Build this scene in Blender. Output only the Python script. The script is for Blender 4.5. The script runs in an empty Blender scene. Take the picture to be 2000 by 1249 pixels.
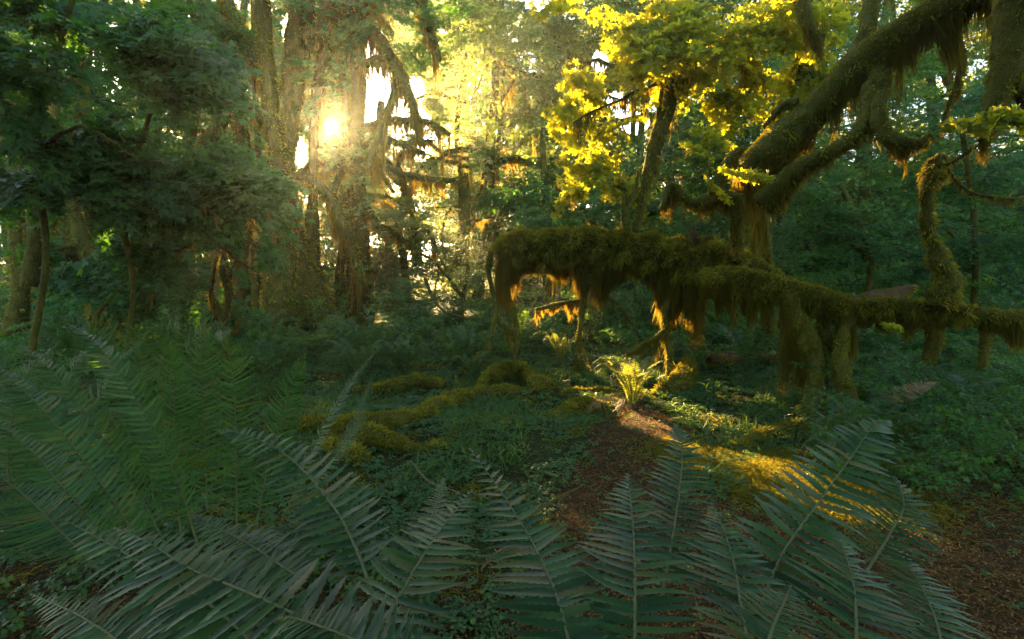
import bpy, math, time
import numpy as np
from mathutils import Vector
T0 = time.time()
R = np.random.default_rng(11)
sc = bpy.context.scene
col = sc.collection

# ------------------------------------------------------------------ camera, sky, sun, exposure
CAM = np.array([0.0, 0.0, 1.5]); FPX = 1000.0; HZ = 560.0
pitch = math.atan((624.5 - HZ) / FPX)
FW = np.array([0, math.cos(pitch), -math.sin(pitch)]); UP = np.array([0, math.sin(pitch), math.cos(pitch)]); RT = np.array([1.0, 0, 0])
cd = bpy.data.cameras.new('camera'); cam = bpy.data.objects.new('camera', cd); col.objects.link(cam)
cam.location = CAM; cam.rotation_euler = (math.pi / 2 - pitch, 0, 0)
cd.sensor_width = 36; cd.lens = 36 * FPX / 2000; cd.clip_start = 0.02; cd.clip_end = 2000
sc.camera = cam
def P(px, py, d):
    return CAM + RT * ((px - 1000) / FPX * d) - UP * ((py - 624.5) / FPX * d) + FW * d
SUN = P(645, 250, 1) - CAM; SUN /= np.linalg.norm(SUN)
w = bpy.data.worlds.new('World'); sc.world = w; w.use_nodes = True
sky = w.node_tree.nodes.new('ShaderNodeTexSky'); sky.sky_type = 'NISHITA'; sky.sun_disc = False
sky.sun_elevation = math.asin(SUN[2]); sky.sun_rotation = math.atan2(SUN[0], SUN[1])
sky.dust_density = 1.5; sky.ozone_density = .25
bgn = w.node_tree.nodes['Background']; bgn.inputs[1].default_value = 0.05
w.node_tree.links.new(sky.outputs[0], bgn.inputs[0])
sd = bpy.data.lights.new('sun', 'SUN'); sun = bpy.data.objects.new('sun', sd); col.objects.link(sun)
sd.energy = 5.0; sd.angle = math.radians(0.5); sd.color = (1.0, 0.66, 0.27)
sun.location = tuple(CAM + SUN * 30); sun.rotation_euler = Vector(SUN).to_track_quat('Z', 'Y').to_euler()
sc.view_settings.view_transform = 'Standard'; sc.view_settings.look = 'None'
sc.view_settings.exposure = 3.95; sc.view_settings.gamma = 1.0
cy = sc.cycles
cy.use_denoising = True; cy.max_bounces = 4; cy.diffuse_bounces = 2; cy.glossy_bounces = 2; cy.transmission_bounces = 3
cy.volume_bounces = 0; cy.transparent_max_bounces = 4; cy.sample_clamp_indirect = 3.0
cy.caustics_reflective = False; cy.caustics_refractive = False
HAZE = 0.0010; HAZE_G = 0.80

# ------------------------------------------------------------------ noise and terrain
def fnoise(p, f, seed=0, octv=2):
    p = np.asarray(p, float); r = np.random.default_rng(seed); out = np.zeros(p.shape[0]); amp = 1; tot = 0
    for o in range(octv):
        for k in range(5):
            d = r.normal(size=p.shape[1]); d /= np.linalg.norm(d)
            out += amp * np.sin(p @ d * f * (0.7 + 0.6 * r.random()) * 2 * math.pi + r.random() * 7) / 2.6
        tot += amp; amp *= .5; f *= 2.1
    return out / tot
def sst(a, b, x): t = np.clip((x - a) / (b - a), 0, 1); return t * t * (3 - 2 * t)
def gz(x, y):
    x = np.atleast_1d(np.asarray(x, float)); y = np.atleast_1d(np.asarray(y, float))
    q = np.stack([x, y], 1)
    z = 0.04 * np.clip(y - 6, 0, 40) + 0.05 * fnoise(q, 0.35, 3) * sst(1.5, 4, y)
    z += sst(5, 26, x + 0.25 * y - 2) * sst(8, 26, y) * 7.0
    z += sst(7, 22, -x) * sst(10, 26, y) * 1.5
    z += 0.16 * np.exp(-((x + 1.2) ** 2 / 1.6 + (y - 5.2) ** 2 / .5)) + 0.10 * np.exp(-((x - .2) ** 2 / .8 + (y - 6.6) ** 2 / .5))
    return z
def G(px, py, dz=0.0):
    d = P(px, py, 1) - CAM; t = np.arange(.8, 60, .04); q = CAM + t[:, None] * d
    b = np.where(q[:, 2] < gz(q[:, 0], q[:, 1]) + dz)[0]; i = b[0] if len(b) else len(t) - 1
    return q[i]

# ------------------------------------------------------------------ gaps in the canopy: sun paths and openings of sky
BEAMS = [(P(1370, 485, 7.9), .30), (P(1260, 720, 8.2), .30), (P(1310, 620, 8.0), .22), (P(1135, 620, 8.1), .22), (P(1065, 610, 8.6), .30),
         (P(1020, 560, 8.3), .2), (G(1520, 940, .1), .38), (G(1475, 900, .1), .36), (G(1800, 1080, .1), .05), (G(1880, 1150, .1), .04), (G(1740, 1010, .1), .06), (G(1620, 975, .1), .22), (G(1330, 880, .1), .22), (G(1230, 700, .1), .22), (P(1820, 335, 5.55), .26), (P(1815, 390, 5.55), .12),
         (P(140, 440, 9.0), .25), (P(490, 470, 11.5), .28), (P(460, 600, 10), .14), (P(390, 600, 4), .06), (P(430, 690, 6), .12), (G(880, 600, .1), .55), (G(760, 620, .1), .3), (P(438, 600, 9), .28), (P(440, 500, 9), .28), (P(436, 670, 9), .2), (P(1295, 240, 8.1), .32), (P(1268, 330, 8.2), .25), (G(1190, 735, .1), .22), (G(1290, 765, .1), .22), (G(1350, 800, .1), .18), (G(1120, 780, .1), .10), (P(930, 530, 12), .35), (P(960, 640, 8.25), .15), (P(1006, 670, 8.2), .15), (P(920, 710, 7.85), .12), (G(860, 800, .15), .12), (G(1000, 760, .2), .12), (G(1110, 850, .05), .10),
         (P(1250, 60, 8.0), 1.3), (P(1430, 60, 7.6), 1.0), (P(1150, 340, 9.0), .45), (P(1420, 290, 5.6), .20), (P(1480, 350, 4.8), .14), (P(1900, 250, 3.5), .14), (P(1725, 635, 4.2), .05),
         (P(850, 430, 18), .5), (P(905, 440, 18), .45), (P(780, 400, 15), .4), (P(990, 470, 12), .3), (P(600, 380, 12), .10), (G(1960, 760, .1), .12), (G(1780, 760, .1), .10), (G(1900, 800, .1), .08),
         (P(60, 20, 6), .18), (P(130, 70, 6), .16), (P(190, 480, 6.5), .12), (P(300, 490, 7), .1), (P(1000, 300, 22), .8), (P(960, 250, 20), .5), (P(1500, 120, 7), .15), (P(1660, 300, 5.3), .1)]
HOLES = [(765, 185, 62, 62, 8), (800, 235, 40, 28, 8), (588, 300, 12, 30, 13), (645, 250, 9, 10, 5), (735, 100, 26, 40, 8), (1060, 8, 34, 20, 9), (1205, 205, 30, 26, 10), (1170, 120, 18, 22, 10), (560, 60, 10, 35, 13), (1240, 240, 30, 25, 10), (620, 420, 8, 16, 13)]
OPEN = [(150, 450, 38, 75, 9.3), (440, 590, 42, 110, 8.8), (590, 60, 30, 50, 13), (490, 480, 20, 60, 11)]
def topx(p):
    q = p - CAM; d = q @ FW; d = np.where(d < .05, .05, d)
    return 1000 + q @ RT / d * FPX, 624.5 - q @ UP / d * FPX, q @ FW
def keep(p, lit=1.0, holes=True, soft=.05, near=False, out=False, tmin=.45):
    m = np.ones(len(p), bool); hr = R.random(len(p))
    for T, r in BEAMS:
        if near and T[1] > 6.2: continue
        q = p - T; t = q @ SUN; dd = np.linalg.norm(q - t[:, None] * SUN, axis=1)
        m &= ~((t > tmin) & (dd < r * lit) & ((t < 6) | (hr > soft)))
    if out:
        px, py, d = topx(p); m &= ~((d > -.3) & (px > -350) & (px < 2350) & (py > -160))
    if holes:
        px, py, d = topx(p)
        wob = 1 + .35 * fnoise(np.stack([px, py], 1) / 1000, 9, 5)
        for hx, hy, rx, ry, dm in HOLES:
            m &= ~((d > dm) & (((px - hx) / rx) ** 2 + ((py - hy) / ry) ** 2 < wob))
        for hx, hy, rx, ry, dm in OPEN: m &= ~((d < dm) & (d > 3) & (((px - hx) / rx) ** 2 + ((py - hy) / ry) ** 2 < wob))
    return m

# ------------------------------------------------------------------ mesh builder and scene helpers
class MB:
    def __init__(s): s.V = []; s.F = {3: [], 4: []}; s.M = {3: [], 4: []}; s.A = []; s.n = 0
    def add(s, V, F, a=0.5, m=0):
        V = np.asarray(V, float).reshape(-1, 3); F = np.asarray(F, int)
        if not len(V) or not len(F): return
        s.V.append(V); k = F.shape[1]; s.F[k].append(F + s.n); s.M[k].append(np.full(len(F), m))
        s.A.append(np.broadcast_to(np.asarray(a, float).reshape(-1), (len(V),)) if np.size(a) in (1, len(V)) else np.full(len(V), .5)); s.n += len(V)
    def build(s, name, mats, parent=None, smooth=True, origin=None):
        me = bpy.data.meshes.new(name)
        V = np.concatenate(s.V) if s.V else np.zeros((0, 3)); o = np.zeros(3)
        if parent is not None:
            pp = parent
            while '_o' not in pp: pp = pp.parent
            o = np.array(pp['_o'])
        elif origin is not None: o = np.asarray(origin)
        V = V - o
        loops = []; tot = []; mi = []
        for k in (3, 4):
            if s.F[k]:
                F = np.concatenate(s.F[k]); loops.append(F.ravel()); tot.append(np.full(len(F), k)); mi.append(np.concatenate(s.M[k]))
        if loops:
            L = np.concatenate(loops); Tt = np.concatenate(tot); Mi = np.concatenate(mi)
            me.vertices.add(len(V)); me.vertices.foreach_set('co', V.ravel())
            me.loops.add(len(L)); me.loops.foreach_set('vertex_index', L.astype(np.int32))
            me.polygons.add(len(Tt)); me.polygons.foreach_set('loop_start', np.concatenate([[0], np.cumsum(Tt)[:-1]]).astype(np.int32))
            me.polygons.foreach_set('material_index', Mi.astype(np.int32))
            at = me.attributes.new('v', 'FLOAT', 'POINT'); at.data.foreach_set('value', np.concatenate(s.A).astype(np.float32))
            if smooth: me.polygons.foreach_set('use_smooth', np.ones(len(Tt), bool))
            me.update(calc_edges=True)
        for m in (mats if isinstance(mats, (list, tuple)) else [mats]): me.materials.append(m)
        ob = bpy.data.objects.new(name, me); col.objects.link(ob)
        if parent is not None: ob.parent = parent
        else: ob.location = tuple(o); ob['_o'] = tuple(float(q) for q in o)
        return ob
def tag(o, label=None, cat=None, group=None, kind=None):
    if label: o['label'] = label
    if cat: o['category'] = cat
    if group: o['group'] = group
    if kind: o['kind'] = kind
    return o
def thing(name, loc, label, cat, group=None):
    o = bpy.data.objects.new(name, None); col.objects.link(o); o.location = tuple(float(q) for q in loc); o['_o'] = tuple(float(q) for q in loc)
    return tag(o, label, cat, group)
def copy_tree(o, loc, rz, s, label=None):
    c = o.copy(); col.objects.link(c); c.location = tuple(loc); c.rotation_euler = (0, 0, rz); c.scale = (s, s, s)
    if label: c['label'] = label
    for ch in o.children:
        d = ch.copy(); col.objects.link(d); d.parent = c
    return c

# ------------------------------------------------------------------ materials
def node(nt, t, **k):
    n = nt.nodes.new(t)
    for a, b in k.items():
        if a in n.inputs: n.inputs[a].default_value = b
        else: setattr(n, a, b)
    return n
def mat(name): m = bpy.data.materials.new(name); m.use_nodes = True; m.node_tree.nodes.clear(); return m, m.node_tree
def ramp(nt, fac, stops):
    r = nt.nodes.new('ShaderNodeValToRGB'); e = r.color_ramp.elements
    while len(e) < len(stops): e.new(.5)
    for x, (p, c) in zip(e, stops): x.position = p; x.color = (*c, 1)
    nt.links.new(fac, r.inputs[0]); return r.outputs[0]
def leaf_mat(name, cols, tcol, tw=.4, rough=.5, nscale=1.2, spec=.35):
    m, nt = mat(name); L = nt.links.new
    at = node(nt, 'ShaderNodeAttribute', attribute_name='v')
    geo = node(nt, 'ShaderNodeNewGeometry')
    no = node(nt, 'ShaderNodeTexNoise', Scale=nscale, Detail=3.0); L(geo.outputs['Position'], no.inputs['Vector'])
    mx = node(nt, 'ShaderNodeMath', operation='MULTIPLY_ADD'); L(at.outputs['Fac'], mx.inputs[0]); mx.inputs[1].default_value = .65
    sb = node(nt, 'ShaderNodeMath', operation='MULTIPLY'); L(no.outputs['Fac'], sb.inputs[0]); sb.inputs[1].default_value = .4; L(sb.outputs[0], mx.inputs[2])
    c = ramp(nt, mx.outputs[0], [(i / (len(cols) - 1) * .8 + .08, q) for i, q in enumerate(cols)])
    pr = node(nt, 'ShaderNodeBsdfPrincipled', Roughness=rough); L(c, pr.inputs['Base Color']); pr.inputs['Specular IOR Level'].default_value = spec
    tr = node(nt, 'ShaderNodeBsdfTranslucent')
    mc = node(nt, 'ShaderNodeMix', data_type='RGBA', blend_type='MIX'); mc.inputs[0].default_value = .75; L(c, mc.inputs[6]); mc.inputs[7].default_value = (*tcol, 1); L(mc.outputs[2], tr.inputs[0])
    ms = node(nt, 'ShaderNodeMixShader'); ms.inputs[0].default_value = tw; L(pr.outputs[0], ms.inputs[1]); L(tr.outputs[0], ms.inputs[2])
    o = node(nt, 'ShaderNodeOutputMaterial'); L(ms.outputs[0], o.inputs[0]); return m
def bark_mat(name, cols, scale=6, bump=.4, rough=.9, stretch=(1, 1, .35)):
    m, nt = mat(name); L = nt.links.new
    geo = node(nt, 'ShaderNodeNewGeometry'); mp = node(nt, 'ShaderNodeMapping'); mp.inputs['Scale'].default_value = stretch; L(geo.outputs['Position'], mp.inputs[0])
    n1 = node(nt, 'ShaderNodeTexNoise', Scale=scale, Detail=8.0, Roughness=.7); L(mp.outputs[0], n1.inputs['Vector'])
    n2 = node(nt, 'ShaderNodeTexNoise', Scale=scale * 7, Detail=4.0); L(mp.outputs[0], n2.inputs['Vector'])
    ad = node(nt, 'ShaderNodeMath', operation='MULTIPLY_ADD'); L(n2.outputs[0], ad.inputs[0]); ad.inputs[1].default_value = .35; L(n1.outputs[0], ad.inputs[2])
    c = ramp(nt, ad.outputs[0], [(.42 + .36 * i / (len(cols) - 1), q) for i, q in enumerate(cols)])
    pr = node(nt, 'ShaderNodeBsdfPrincipled', Roughness=rough); L(c, pr.inputs['Base Color']); pr.inputs['Specular IOR Level'].default_value = .15
    bp = node(nt, 'ShaderNodeBump', Strength=bump, Distance=.05); L(ad.outputs[0], bp.inputs['Height']); L(bp.outputs[0], pr.inputs['Normal'])
    o = node(nt, 'ShaderNodeOutputMaterial'); L(pr.outputs[0], o.inputs[0]); return m
M = {}
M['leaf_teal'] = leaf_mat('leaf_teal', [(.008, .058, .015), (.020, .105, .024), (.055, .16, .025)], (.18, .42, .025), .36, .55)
M['leaf_green'] = leaf_mat('leaf_green', [(.018, .085, .025), (.035, .135, .03), (.08, .19, .03)], (.28, .46, .03), .42, .5)
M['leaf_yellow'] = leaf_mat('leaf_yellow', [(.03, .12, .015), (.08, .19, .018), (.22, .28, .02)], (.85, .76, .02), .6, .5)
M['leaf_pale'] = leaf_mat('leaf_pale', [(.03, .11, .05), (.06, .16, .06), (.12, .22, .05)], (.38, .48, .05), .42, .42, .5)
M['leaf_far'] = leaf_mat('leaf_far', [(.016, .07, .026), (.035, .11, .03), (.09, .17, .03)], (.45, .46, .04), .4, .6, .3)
M['clover'] = leaf_mat('clover', [(.012, .065, .02), (.025, .10, .025), (.06, .15, .03)], (.25, .38, .03), .35, .55, 2)
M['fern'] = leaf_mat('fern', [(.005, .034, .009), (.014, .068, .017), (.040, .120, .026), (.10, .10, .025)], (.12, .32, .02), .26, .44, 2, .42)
M['fern_stem'] = leaf_mat('fern_stem', [(.06, .09, .03), (.09, .12, .04), (.12, .13, .05)], (.1, .1, .02), .05, .6, 2)
M['fern_sun_tint'] = leaf_mat('fern_sun_tint', [(.05, .10, .02), (.09, .15, .03), (.15, .20, .03)], (.50, .50, .04), .45, .45, 2)  # lighter copy of the fern leaf, sunlight mixed into its colour
M['fern_dead'] = leaf_mat('fern_dead', [(.14, .08, .03), (.22, .14, .06), (.3, .22, .12)], (.4, .22, .05), .3, .7, 3)
M['litter'] = leaf_mat('litter', [(.055, .034, .012), (.14, .080, .026), (.30, .18, .055)], (.42, .22, .05), .12, .8, 1.5, .15)
M['moss'] = leaf_mat('moss', [(.03, .05, .006), (.12, .15, .016), (.28, .31, .035)], (.55, .38, .02), .35, .9, 2.5, .05)
M['moss_hang'] = leaf_mat('moss_hang', [(.026, .036, .006), (.07, .082, .011), (.15, .15, .02)], (.60, .36, .03), .42, .9, 2.0, .05)
M['moss_green'] = leaf_mat('moss_green', [(.04, .06, .012), (.10, .12, .018), (.20, .19, .02)], (.70, .52, .03), .3, .9, 2.5, .05)  # moss, its yellow raised to carry the gold of the sun patch
M['bark'] = bark_mat('bark', [(.022, .017, .011), (.05, .04, .02), (.065, .068, .018), (.10, .09, .03)], 4, .8)
M['bark_moss'] = bark_mat('bark_moss', [(.022, .024, .006), (.045, .05, .008), (.075, .08, .010), (.11, .095, .018)], 7, .8, stretch=(1, 1, .7))
M['bark_pale'] = bark_mat('bark_pale', [(.06, .045, .028), (.11, .085, .05), (.17, .13, .085)], 9, .4)
M['dead_log'] = bark_mat('dead_log', [(.03, .019, .007), (.07, .042, .016), (.11, .07, .03)], 5, .9, stretch=(.3, 1, 3))

# ------------------------------------------------------------------ tubes
def catmull(C, n):
    C = np.asarray(C, float); K = len(C)
    if K < 3: return np.array([C[0] + (C[-1] - C[0]) * t for t in np.linspace(0, 1, n)])
    E = np.vstack([2 * C[0] - C[1], C, 2 * C[-1] - C[-2]]); out = []
    for u in np.linspace(0, K - 1 - 1e-6, n):
        i = int(u); t = u - i; a, b, c, d = E[i:i + 4]
        out.append(.5 * ((2 * b) + (c - a) * t + (2 * a - 5 * b + 4 * c - d) * t * t + (3 * b - a - 3 * c + d) * t ** 3))
    return np.array(out)
class Path:
    """control rows x,y,z,r in metres"""
    def __init__(s, ctrl, step=.06, nseg=14, lump=.18, lf=1.5, seed=1, wob=0.0):
        ctrl = np.asarray(ctrl, float); L = np.linalg.norm(np.diff(ctrl[:, :3], axis=0), axis=1).sum(); n = int(np.clip(L / step, 6, 260))
        c = catmull(ctrl, n); s.p = c[:, :3]; s.r = np.maximum(c[:, 3], .002); s.L = L; s.seed = seed; s.nseg = nseg; s.lump = lump
        if wob:
            o = np.stack([fnoise(s.p, .9, seed + k, 3) for k in (1, 2, 3)], 1) * wob; o *= np.sin(np.linspace(0, math.pi, n))[:, None] ** .5; s.p = s.p + o
        t = np.gradient(s.p, axis=0); s.t = t / np.linalg.norm(t, axis=1)[:, None]
        ref = np.array([0, 0, 1.0]) if abs(s.t[0][2]) < .8 else np.array([0, 1.0, 0]); U = []; u = ref - s.t[0] * (ref @ s.t[0]); u /= np.linalg.norm(u)
        for q in s.t: u = u - q * (u @ q); u /= np.linalg.norm(u); U.append(u)
        s.u = np.array(U); s.v = np.cross(s.t, s.u); s.lf = lf
    def surf(s, i, a):
        i = np.clip(i, 0, len(s.p) - 1.001); k = i.astype(int); f = (i - k)[:, None]; k2 = k + 1
        lp = lambda A: A[k] * (1 - f) + A[k2] * f
        c = lp(s.p); r = lp(s.r[:, None])[:, 0]; dr = lp(s.u) * np.cos(a)[:, None] + lp(s.v) * np.sin(a)[:, None]
        q = c + dr * r[:, None]; rr = r * (1 + s.lump * fnoise(q, s.lf, s.seed, 3)); return c + dr * rr[:, None], dr, c, r
    def tube(s, mb, m=0, a=.5):
        n = len(s.p); k = s.nseg; I, A = np.meshgrid(np.arange(n, dtype=float), np.arange(k) / k * 2 * math.pi, indexing='ij')
        q, _, _, _ = s.surf(I.ravel() * (n - 1.01) / (n - 1), A.ravel()); V = np.vstack([q, s.p[0], s.p[-1]])
        i = np.arange(n - 1)[:, None] * k; j = np.arange(k)[None]; j2 = (j + 1) % k
        F = np.stack([i + j, i + j2, i + k + j2, i + k + j], -1).reshape(-1, 4); mb.add(V, F, a, m)
        b = mb.n - len(V); jj = np.arange(k); 
        mb.F[3].append(np.stack([np.full(k, n * k), (jj + 1) % k, jj], 1) + b); mb.F[3].append(np.stack([np.full(k, n * k + 1), jj + (n - 1) * k, (jj + 1) % k + (n - 1) * k], 1) + b); mb.M[3] += [np.full(k, m)] * 2
def px_path(rows): return [(*P(x, y, d), r * d / 1000) for x, y, d, r in rows]
def fuzz(mb, path, dens, l=.04, w=.008, m=0, arc=None, droop=.5):
    """short moss blades standing on a tube"""
    area = (path.r.mean() * 2 * math.pi) * path.L; n = int(dens * area)
    wgt = np.cumsum(path.r); wgt /= wgt[-1]; i = np.interp(R.random(n), np.concatenate([[0], wgt]), np.arange(len(wgt) + 1) * (len(wgt) - 1) / len(wgt)); a = R.random(n) * 2 * math.pi
    q, dr, c, r = path.surf(i, a); clump = fnoise(q, 4, path.seed + 9, 3)
    d = dr + R.normal(size=(n, 3)) * .45 + np.array([0, 0, -droop]); d /= np.linalg.norm(d, axis=1)[:, None]
    ln = l * (.5 + R.random(n)) * (1 + .6 * clump); ln = np.maximum(ln, l * .25); sd_ = np.cross(d, R.normal(size=(n, 3))); sd_ /= np.linalg.norm(sd_, axis=1)[:, None]
    q0 = q - dr * .01; ww = w * (.6 + .8 * R.random(n))[:, None]
    V = np.stack([q0 - sd_ * ww, q0 + sd_ * ww, q0 + d * ln[:, None] * .6 + sd_ * ww * .7, q0 + d * ln[:, None] + np.array([0, 0, -1]) * ln[:, None] * .25], 1)
    F = np.arange(n)[:, None] * 4 + np.array([0, 1, 2, 3]); aa = np.repeat(np.clip(.45 + .6 * clump + .3 * (R.random(n) - .5), 0, 1), 4)
    mb.add(V, F, aa, m)
def strands(mb, q, L, w=.008, tipto=None, m=0, seg=5, a=None, sway=.022):
    dz = np.array([0, 0, 1.0]) * L[:, None]; L = L * np.where(keep(q - dz * .5, .9, False, tmin=1.6) & keep(q - dz, .9, False, tmin=1.6), 1, .35); kk = keep(q, .5, False, tmin=1.6); q = q[kk]; L = L[kk]; tipto = None if tipto is None else tipto[kk]; a = None if a is None else a[kk]
    n = len(q)
    if not n: return
    th = R.random(n) * math.pi; sdv = np.stack([np.cos(th), np.sin(th) * .6, np.zeros(n)], 1)
    sw = np.stack([R.normal(size=n), R.normal(size=n), np.zeros(n)], 1) * (sway * np.where(R.random(n) < .25, 2.4, 1))[:, None]; ph = R.random(n) * 6; am = (.01 + .02 * R.random(n) ** 2)[:, None] * min(1.5, w / .006); pv = np.cross(sdv, [0, 0, 1])
    V = np.zeros((n, seg + 1, 2, 3))
    for k in range(seg + 1):
        t = k / seg; c = q + np.array([0, 0, -1.0]) * (L * t)[:, None] + sw * (t ** 1.5 * np.sqrt(L / .3))[:, None] + (sdv * np.sin(ph + t * 8)[:, None] + pv * np.cos(ph * 1.7 + t * 6)[:, None]) * am * t
        if tipto is not None: c[:, :2] += (tipto[:, :2] - q[:, :2]) * (.75 * t ** 1.2)
        ww = w * (1.05 - t ** 2) * (.7 + .6 * np.abs(np.sin(ph * 2 + t * 9)))
        V[:, k, 0] = c - sdv * ww[:, None]; V[:, k, 1] = c + sdv * ww[:, None]
    b = np.arange(n)[:, None, None] * (seg + 1) * 2 + np.arange(seg)[None, :, None] * 2; F = (b + np.array([0, 1, 3, 2])[None, None]).reshape(-1, 4)
    if a is None: a = R.random(n)
    mb.add(V.reshape(-1, 3), F, np.repeat(a, (seg + 1) * 2), m)
def curtain(mb, path, dens, Lm, w=.008, i0=0, i1=1, m=0, half=1.7, clump=.09, patch=.55, lf=1.3, tip=.7):
    """moss hanging from the underside of a limb, gathered into tapering drips"""
    n = int(dens * path.L * (i1 - i0)); N = len(path.p) - 1
    i = (i0 + (i1 - i0) * R.random(n)) * N; k = np.clip(i.astype(int), 0, N - 1)
    dn = np.array([0, 0, -1.0]); ca = path.u @ dn; sa = path.v @ dn; base = np.arctan2(sa, ca)[k]; a = base + (R.random(n) * 2 - 1) * half
    q, dr, c, r = path.surf(i, a)
    if abs(path.t[k, 2].mean()) > .85: pass
    ncl = max(3, int(path.L * (i1 - i0) / clump)); ac = R.random(ncl) * N * (i1 - i0) + i0 * N; ac.sort(); lc = (.25 + 1.1 * R.random(ncl) ** 1.6)
    j = np.clip(np.searchsorted(ac, i), 0, ncl - 1); anchor = path.p[ac[j].astype(int)] + np.stack([R.normal(size=ncl), R.normal(size=ncl), np.zeros(ncl)], 1)[j] * path.r[k][:, None] * .4
    pt = np.clip(patch + .5 + fnoise(q, lf, path.seed + 5, 2), .05, 1.6)
    L = Lm * lc[j] * pt * (.35 + .65 * R.random(n)); near = np.linalg.norm((anchor - q)[:, :2], axis=1); L *= np.clip(path.r[k] / .025, .3, 1) * np.exp(-(near / (clump * 2.2 + r)) ** 2 * .6) * .8 + .2
    tp = q + (anchor - q) * np.clip(tip * L / (L + .1), 0, 1)[:, None]
    strands(mb, q - dr * .015, L, w, tp, m, a=np.clip(.4 + .3 * fnoise(q, 3, 8) + .4 * (R.random(n) - .5), 0, 1))

# ------------------------------------------------------------------ leaves
def poly_leaf(pts, droop=.25):
    p = np.array(pts, float); V = np.vstack([[0, 0, 0], np.column_stack([p, -droop * (p ** 2).sum(1) + .0])]); n = len(p)
    return V, np.stack([np.zeros(n - 1, int), np.arange(1, n), np.arange(2, n + 1)], 1)
def pol(l): return [(r * math.cos(math.radians(a)), r * math.sin(math.radians(a))) for r, a in l]
MAPLE = poly_leaf(pol([(.42, -150), (.62, -118), (.36, -85), (.82, -62), (.80, -50), (.42, -30), (.68, -18), (1.0, 0), (.68, 18), (.42, 30), (.80, 50), (.82, 62), (.36, 85), (.62, 118), (.42, 150)]))
MAPLE2 = poly_leaf(pol([(.6, -120), (.35, -85), (.85, -52), (.42, -25), (1.0, 0), (.42, 25), (.85, 52), (.35, 85), (.6, 120)]))
OVAL = poly_leaf([(.1, -.18), (.5, -.34), (1, 0), (.5, .34), (.1, .18)], .15)
def _clo():
    V = []; F = []; b = 0
    for k in range(3):
        a = k * 2.094; l = [(0, 0), (.55, -.42), (.98, -.34), (.86, 0), (.98, .34), (.55, .42)]
        for x, y in l: V.append((x * math.cos(a) - y * math.sin(a), x * math.sin(a) + y * math.cos(a), -.25 * x * x + .25 * abs(y)))
        F += [(b, b + 1, b + 2), (b, b + 2, b + 3), (b, b + 3, b + 4), (b, b + 4, b + 5)]; b += 6
    return np.array(V), np.array(F)
CLOVER = _clo()
def unit(v): return v / np.maximum(np.linalg.norm(v, axis=-1, keepdims=True), 1e-9)
def leaves(mb, shape, pos, nrm, dr, size, a, m=0):
    V0, F0 = shape; n = len(pos)
    if not n: return
    z = unit(nrm); x = unit(dr - z * (dr * z).sum(1)[:, None]); y = np.cross(z, x)
    V = pos[:, None] + size[:, None, None] * (x[:, None] * V0[None, :, 0:1] + y[:, None] * V0[None, :, 1:2] + z[:, None] * V0[None, :, 2:3] * (.4 + 1.2 * R.random(n))[:, None, None])
    F = (np.arange(n)[:, None, None] * len(V0) + F0[None]).reshape(-1, 3); mb.add(V.reshape(-1, 3), F, np.repeat(a, len(V0)), m)
def make_spray(seed, gap=.125, tilt=.35):
    r = np.random.default_rng(seed); pos = []; dr = []; tw = []
    def curve(p, d, L, k): 
        q = [p]; 
        for i in range(k): d = d + r.normal(size=3) * [.12, .12, .06] + [0, 0, -.05]; d /= np.linalg.norm(d); q.append(q[-1] + d * L / k)
        return np.array(q)
    main = curve(np.zeros(3), np.array([1, 0, .05]), 1.0, 7); tw.append(main); lat = []
    sgn = 1
    for t in np.arange(.14, .98, .115):
        i = t * 7; k = int(i); p = main[k] * (1 - i + k) + main[min(k + 1, 7)] * (i - k); sgn = -sgn
        for s_ in (sgn, -sgn) if r.random() < .55 else (sgn,):
            an = s_ * r.uniform(.6, 1.05); c = curve(p, np.array([math.cos(an), math.sin(an), 0]), r.uniform(.25, .5) * (1.1 - .7 * t), 4); lat.append(c); tw.append(c)
    for c in lat + [main]:
        L = np.linalg.norm(np.diff(c, axis=0), axis=1).sum(); n = max(2, int(L / gap))
        for t in np.linspace(.25, 1, n):
            i = t * (len(c) - 1); k = min(int(i), len(c) - 2); p = c[k] * (1 - i + k) + c[k + 1] * (i - k); d = unit(c[k + 1] - c[k])
            for s_ in (-1, 1):
                if t > .98 and s_ > 0: an = 0
                else: an = s_ * r.uniform(.5, 1.2)
                e = np.array([d[0] * math.cos(an) - d[1] * math.sin(an), d[0] * math.sin(an) + d[1] * math.cos(an), -.1]); pos.append(p + e * .03 + r.normal(size=3) * .012); dr.append(e)
    n = len(pos); nr = np.array([0, 0, 1.0]) + r.normal(size=(n, 3)) * tilt
    return np.array(pos), np.array(dr), nr, r.random(n), tw
SPRAYS = [make_spray(100 + i) for i in range(10)]; SPRAYS_T = [make_spray(200 + i, .10, .7) for i in range(10)]; SPRAYS_Y = [make_spray(300 + i, .16, .8) for i in range(10)]
def thin(mb, c, r0, m):
    c = np.asarray(c); n = len(c); rr = np.linspace(r0, r0 * .3, n)[:, None]; A = np.array([[1, 0, 0], [-.5, .6, .6], [-.5, -.6, -.6]]); V = (c[:, None] + A[None] * rr[:, :, None]).reshape(-1, 3)
    i = np.arange(n - 1)[:, None] * 3; j = np.arange(3)[None]; j2 = (j + 1) % 3; mb.add(V, np.stack([i + j, i + j2, i + 3 + j2, i + 3 + j], -1).reshape(-1, 4), .4, m)
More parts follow.
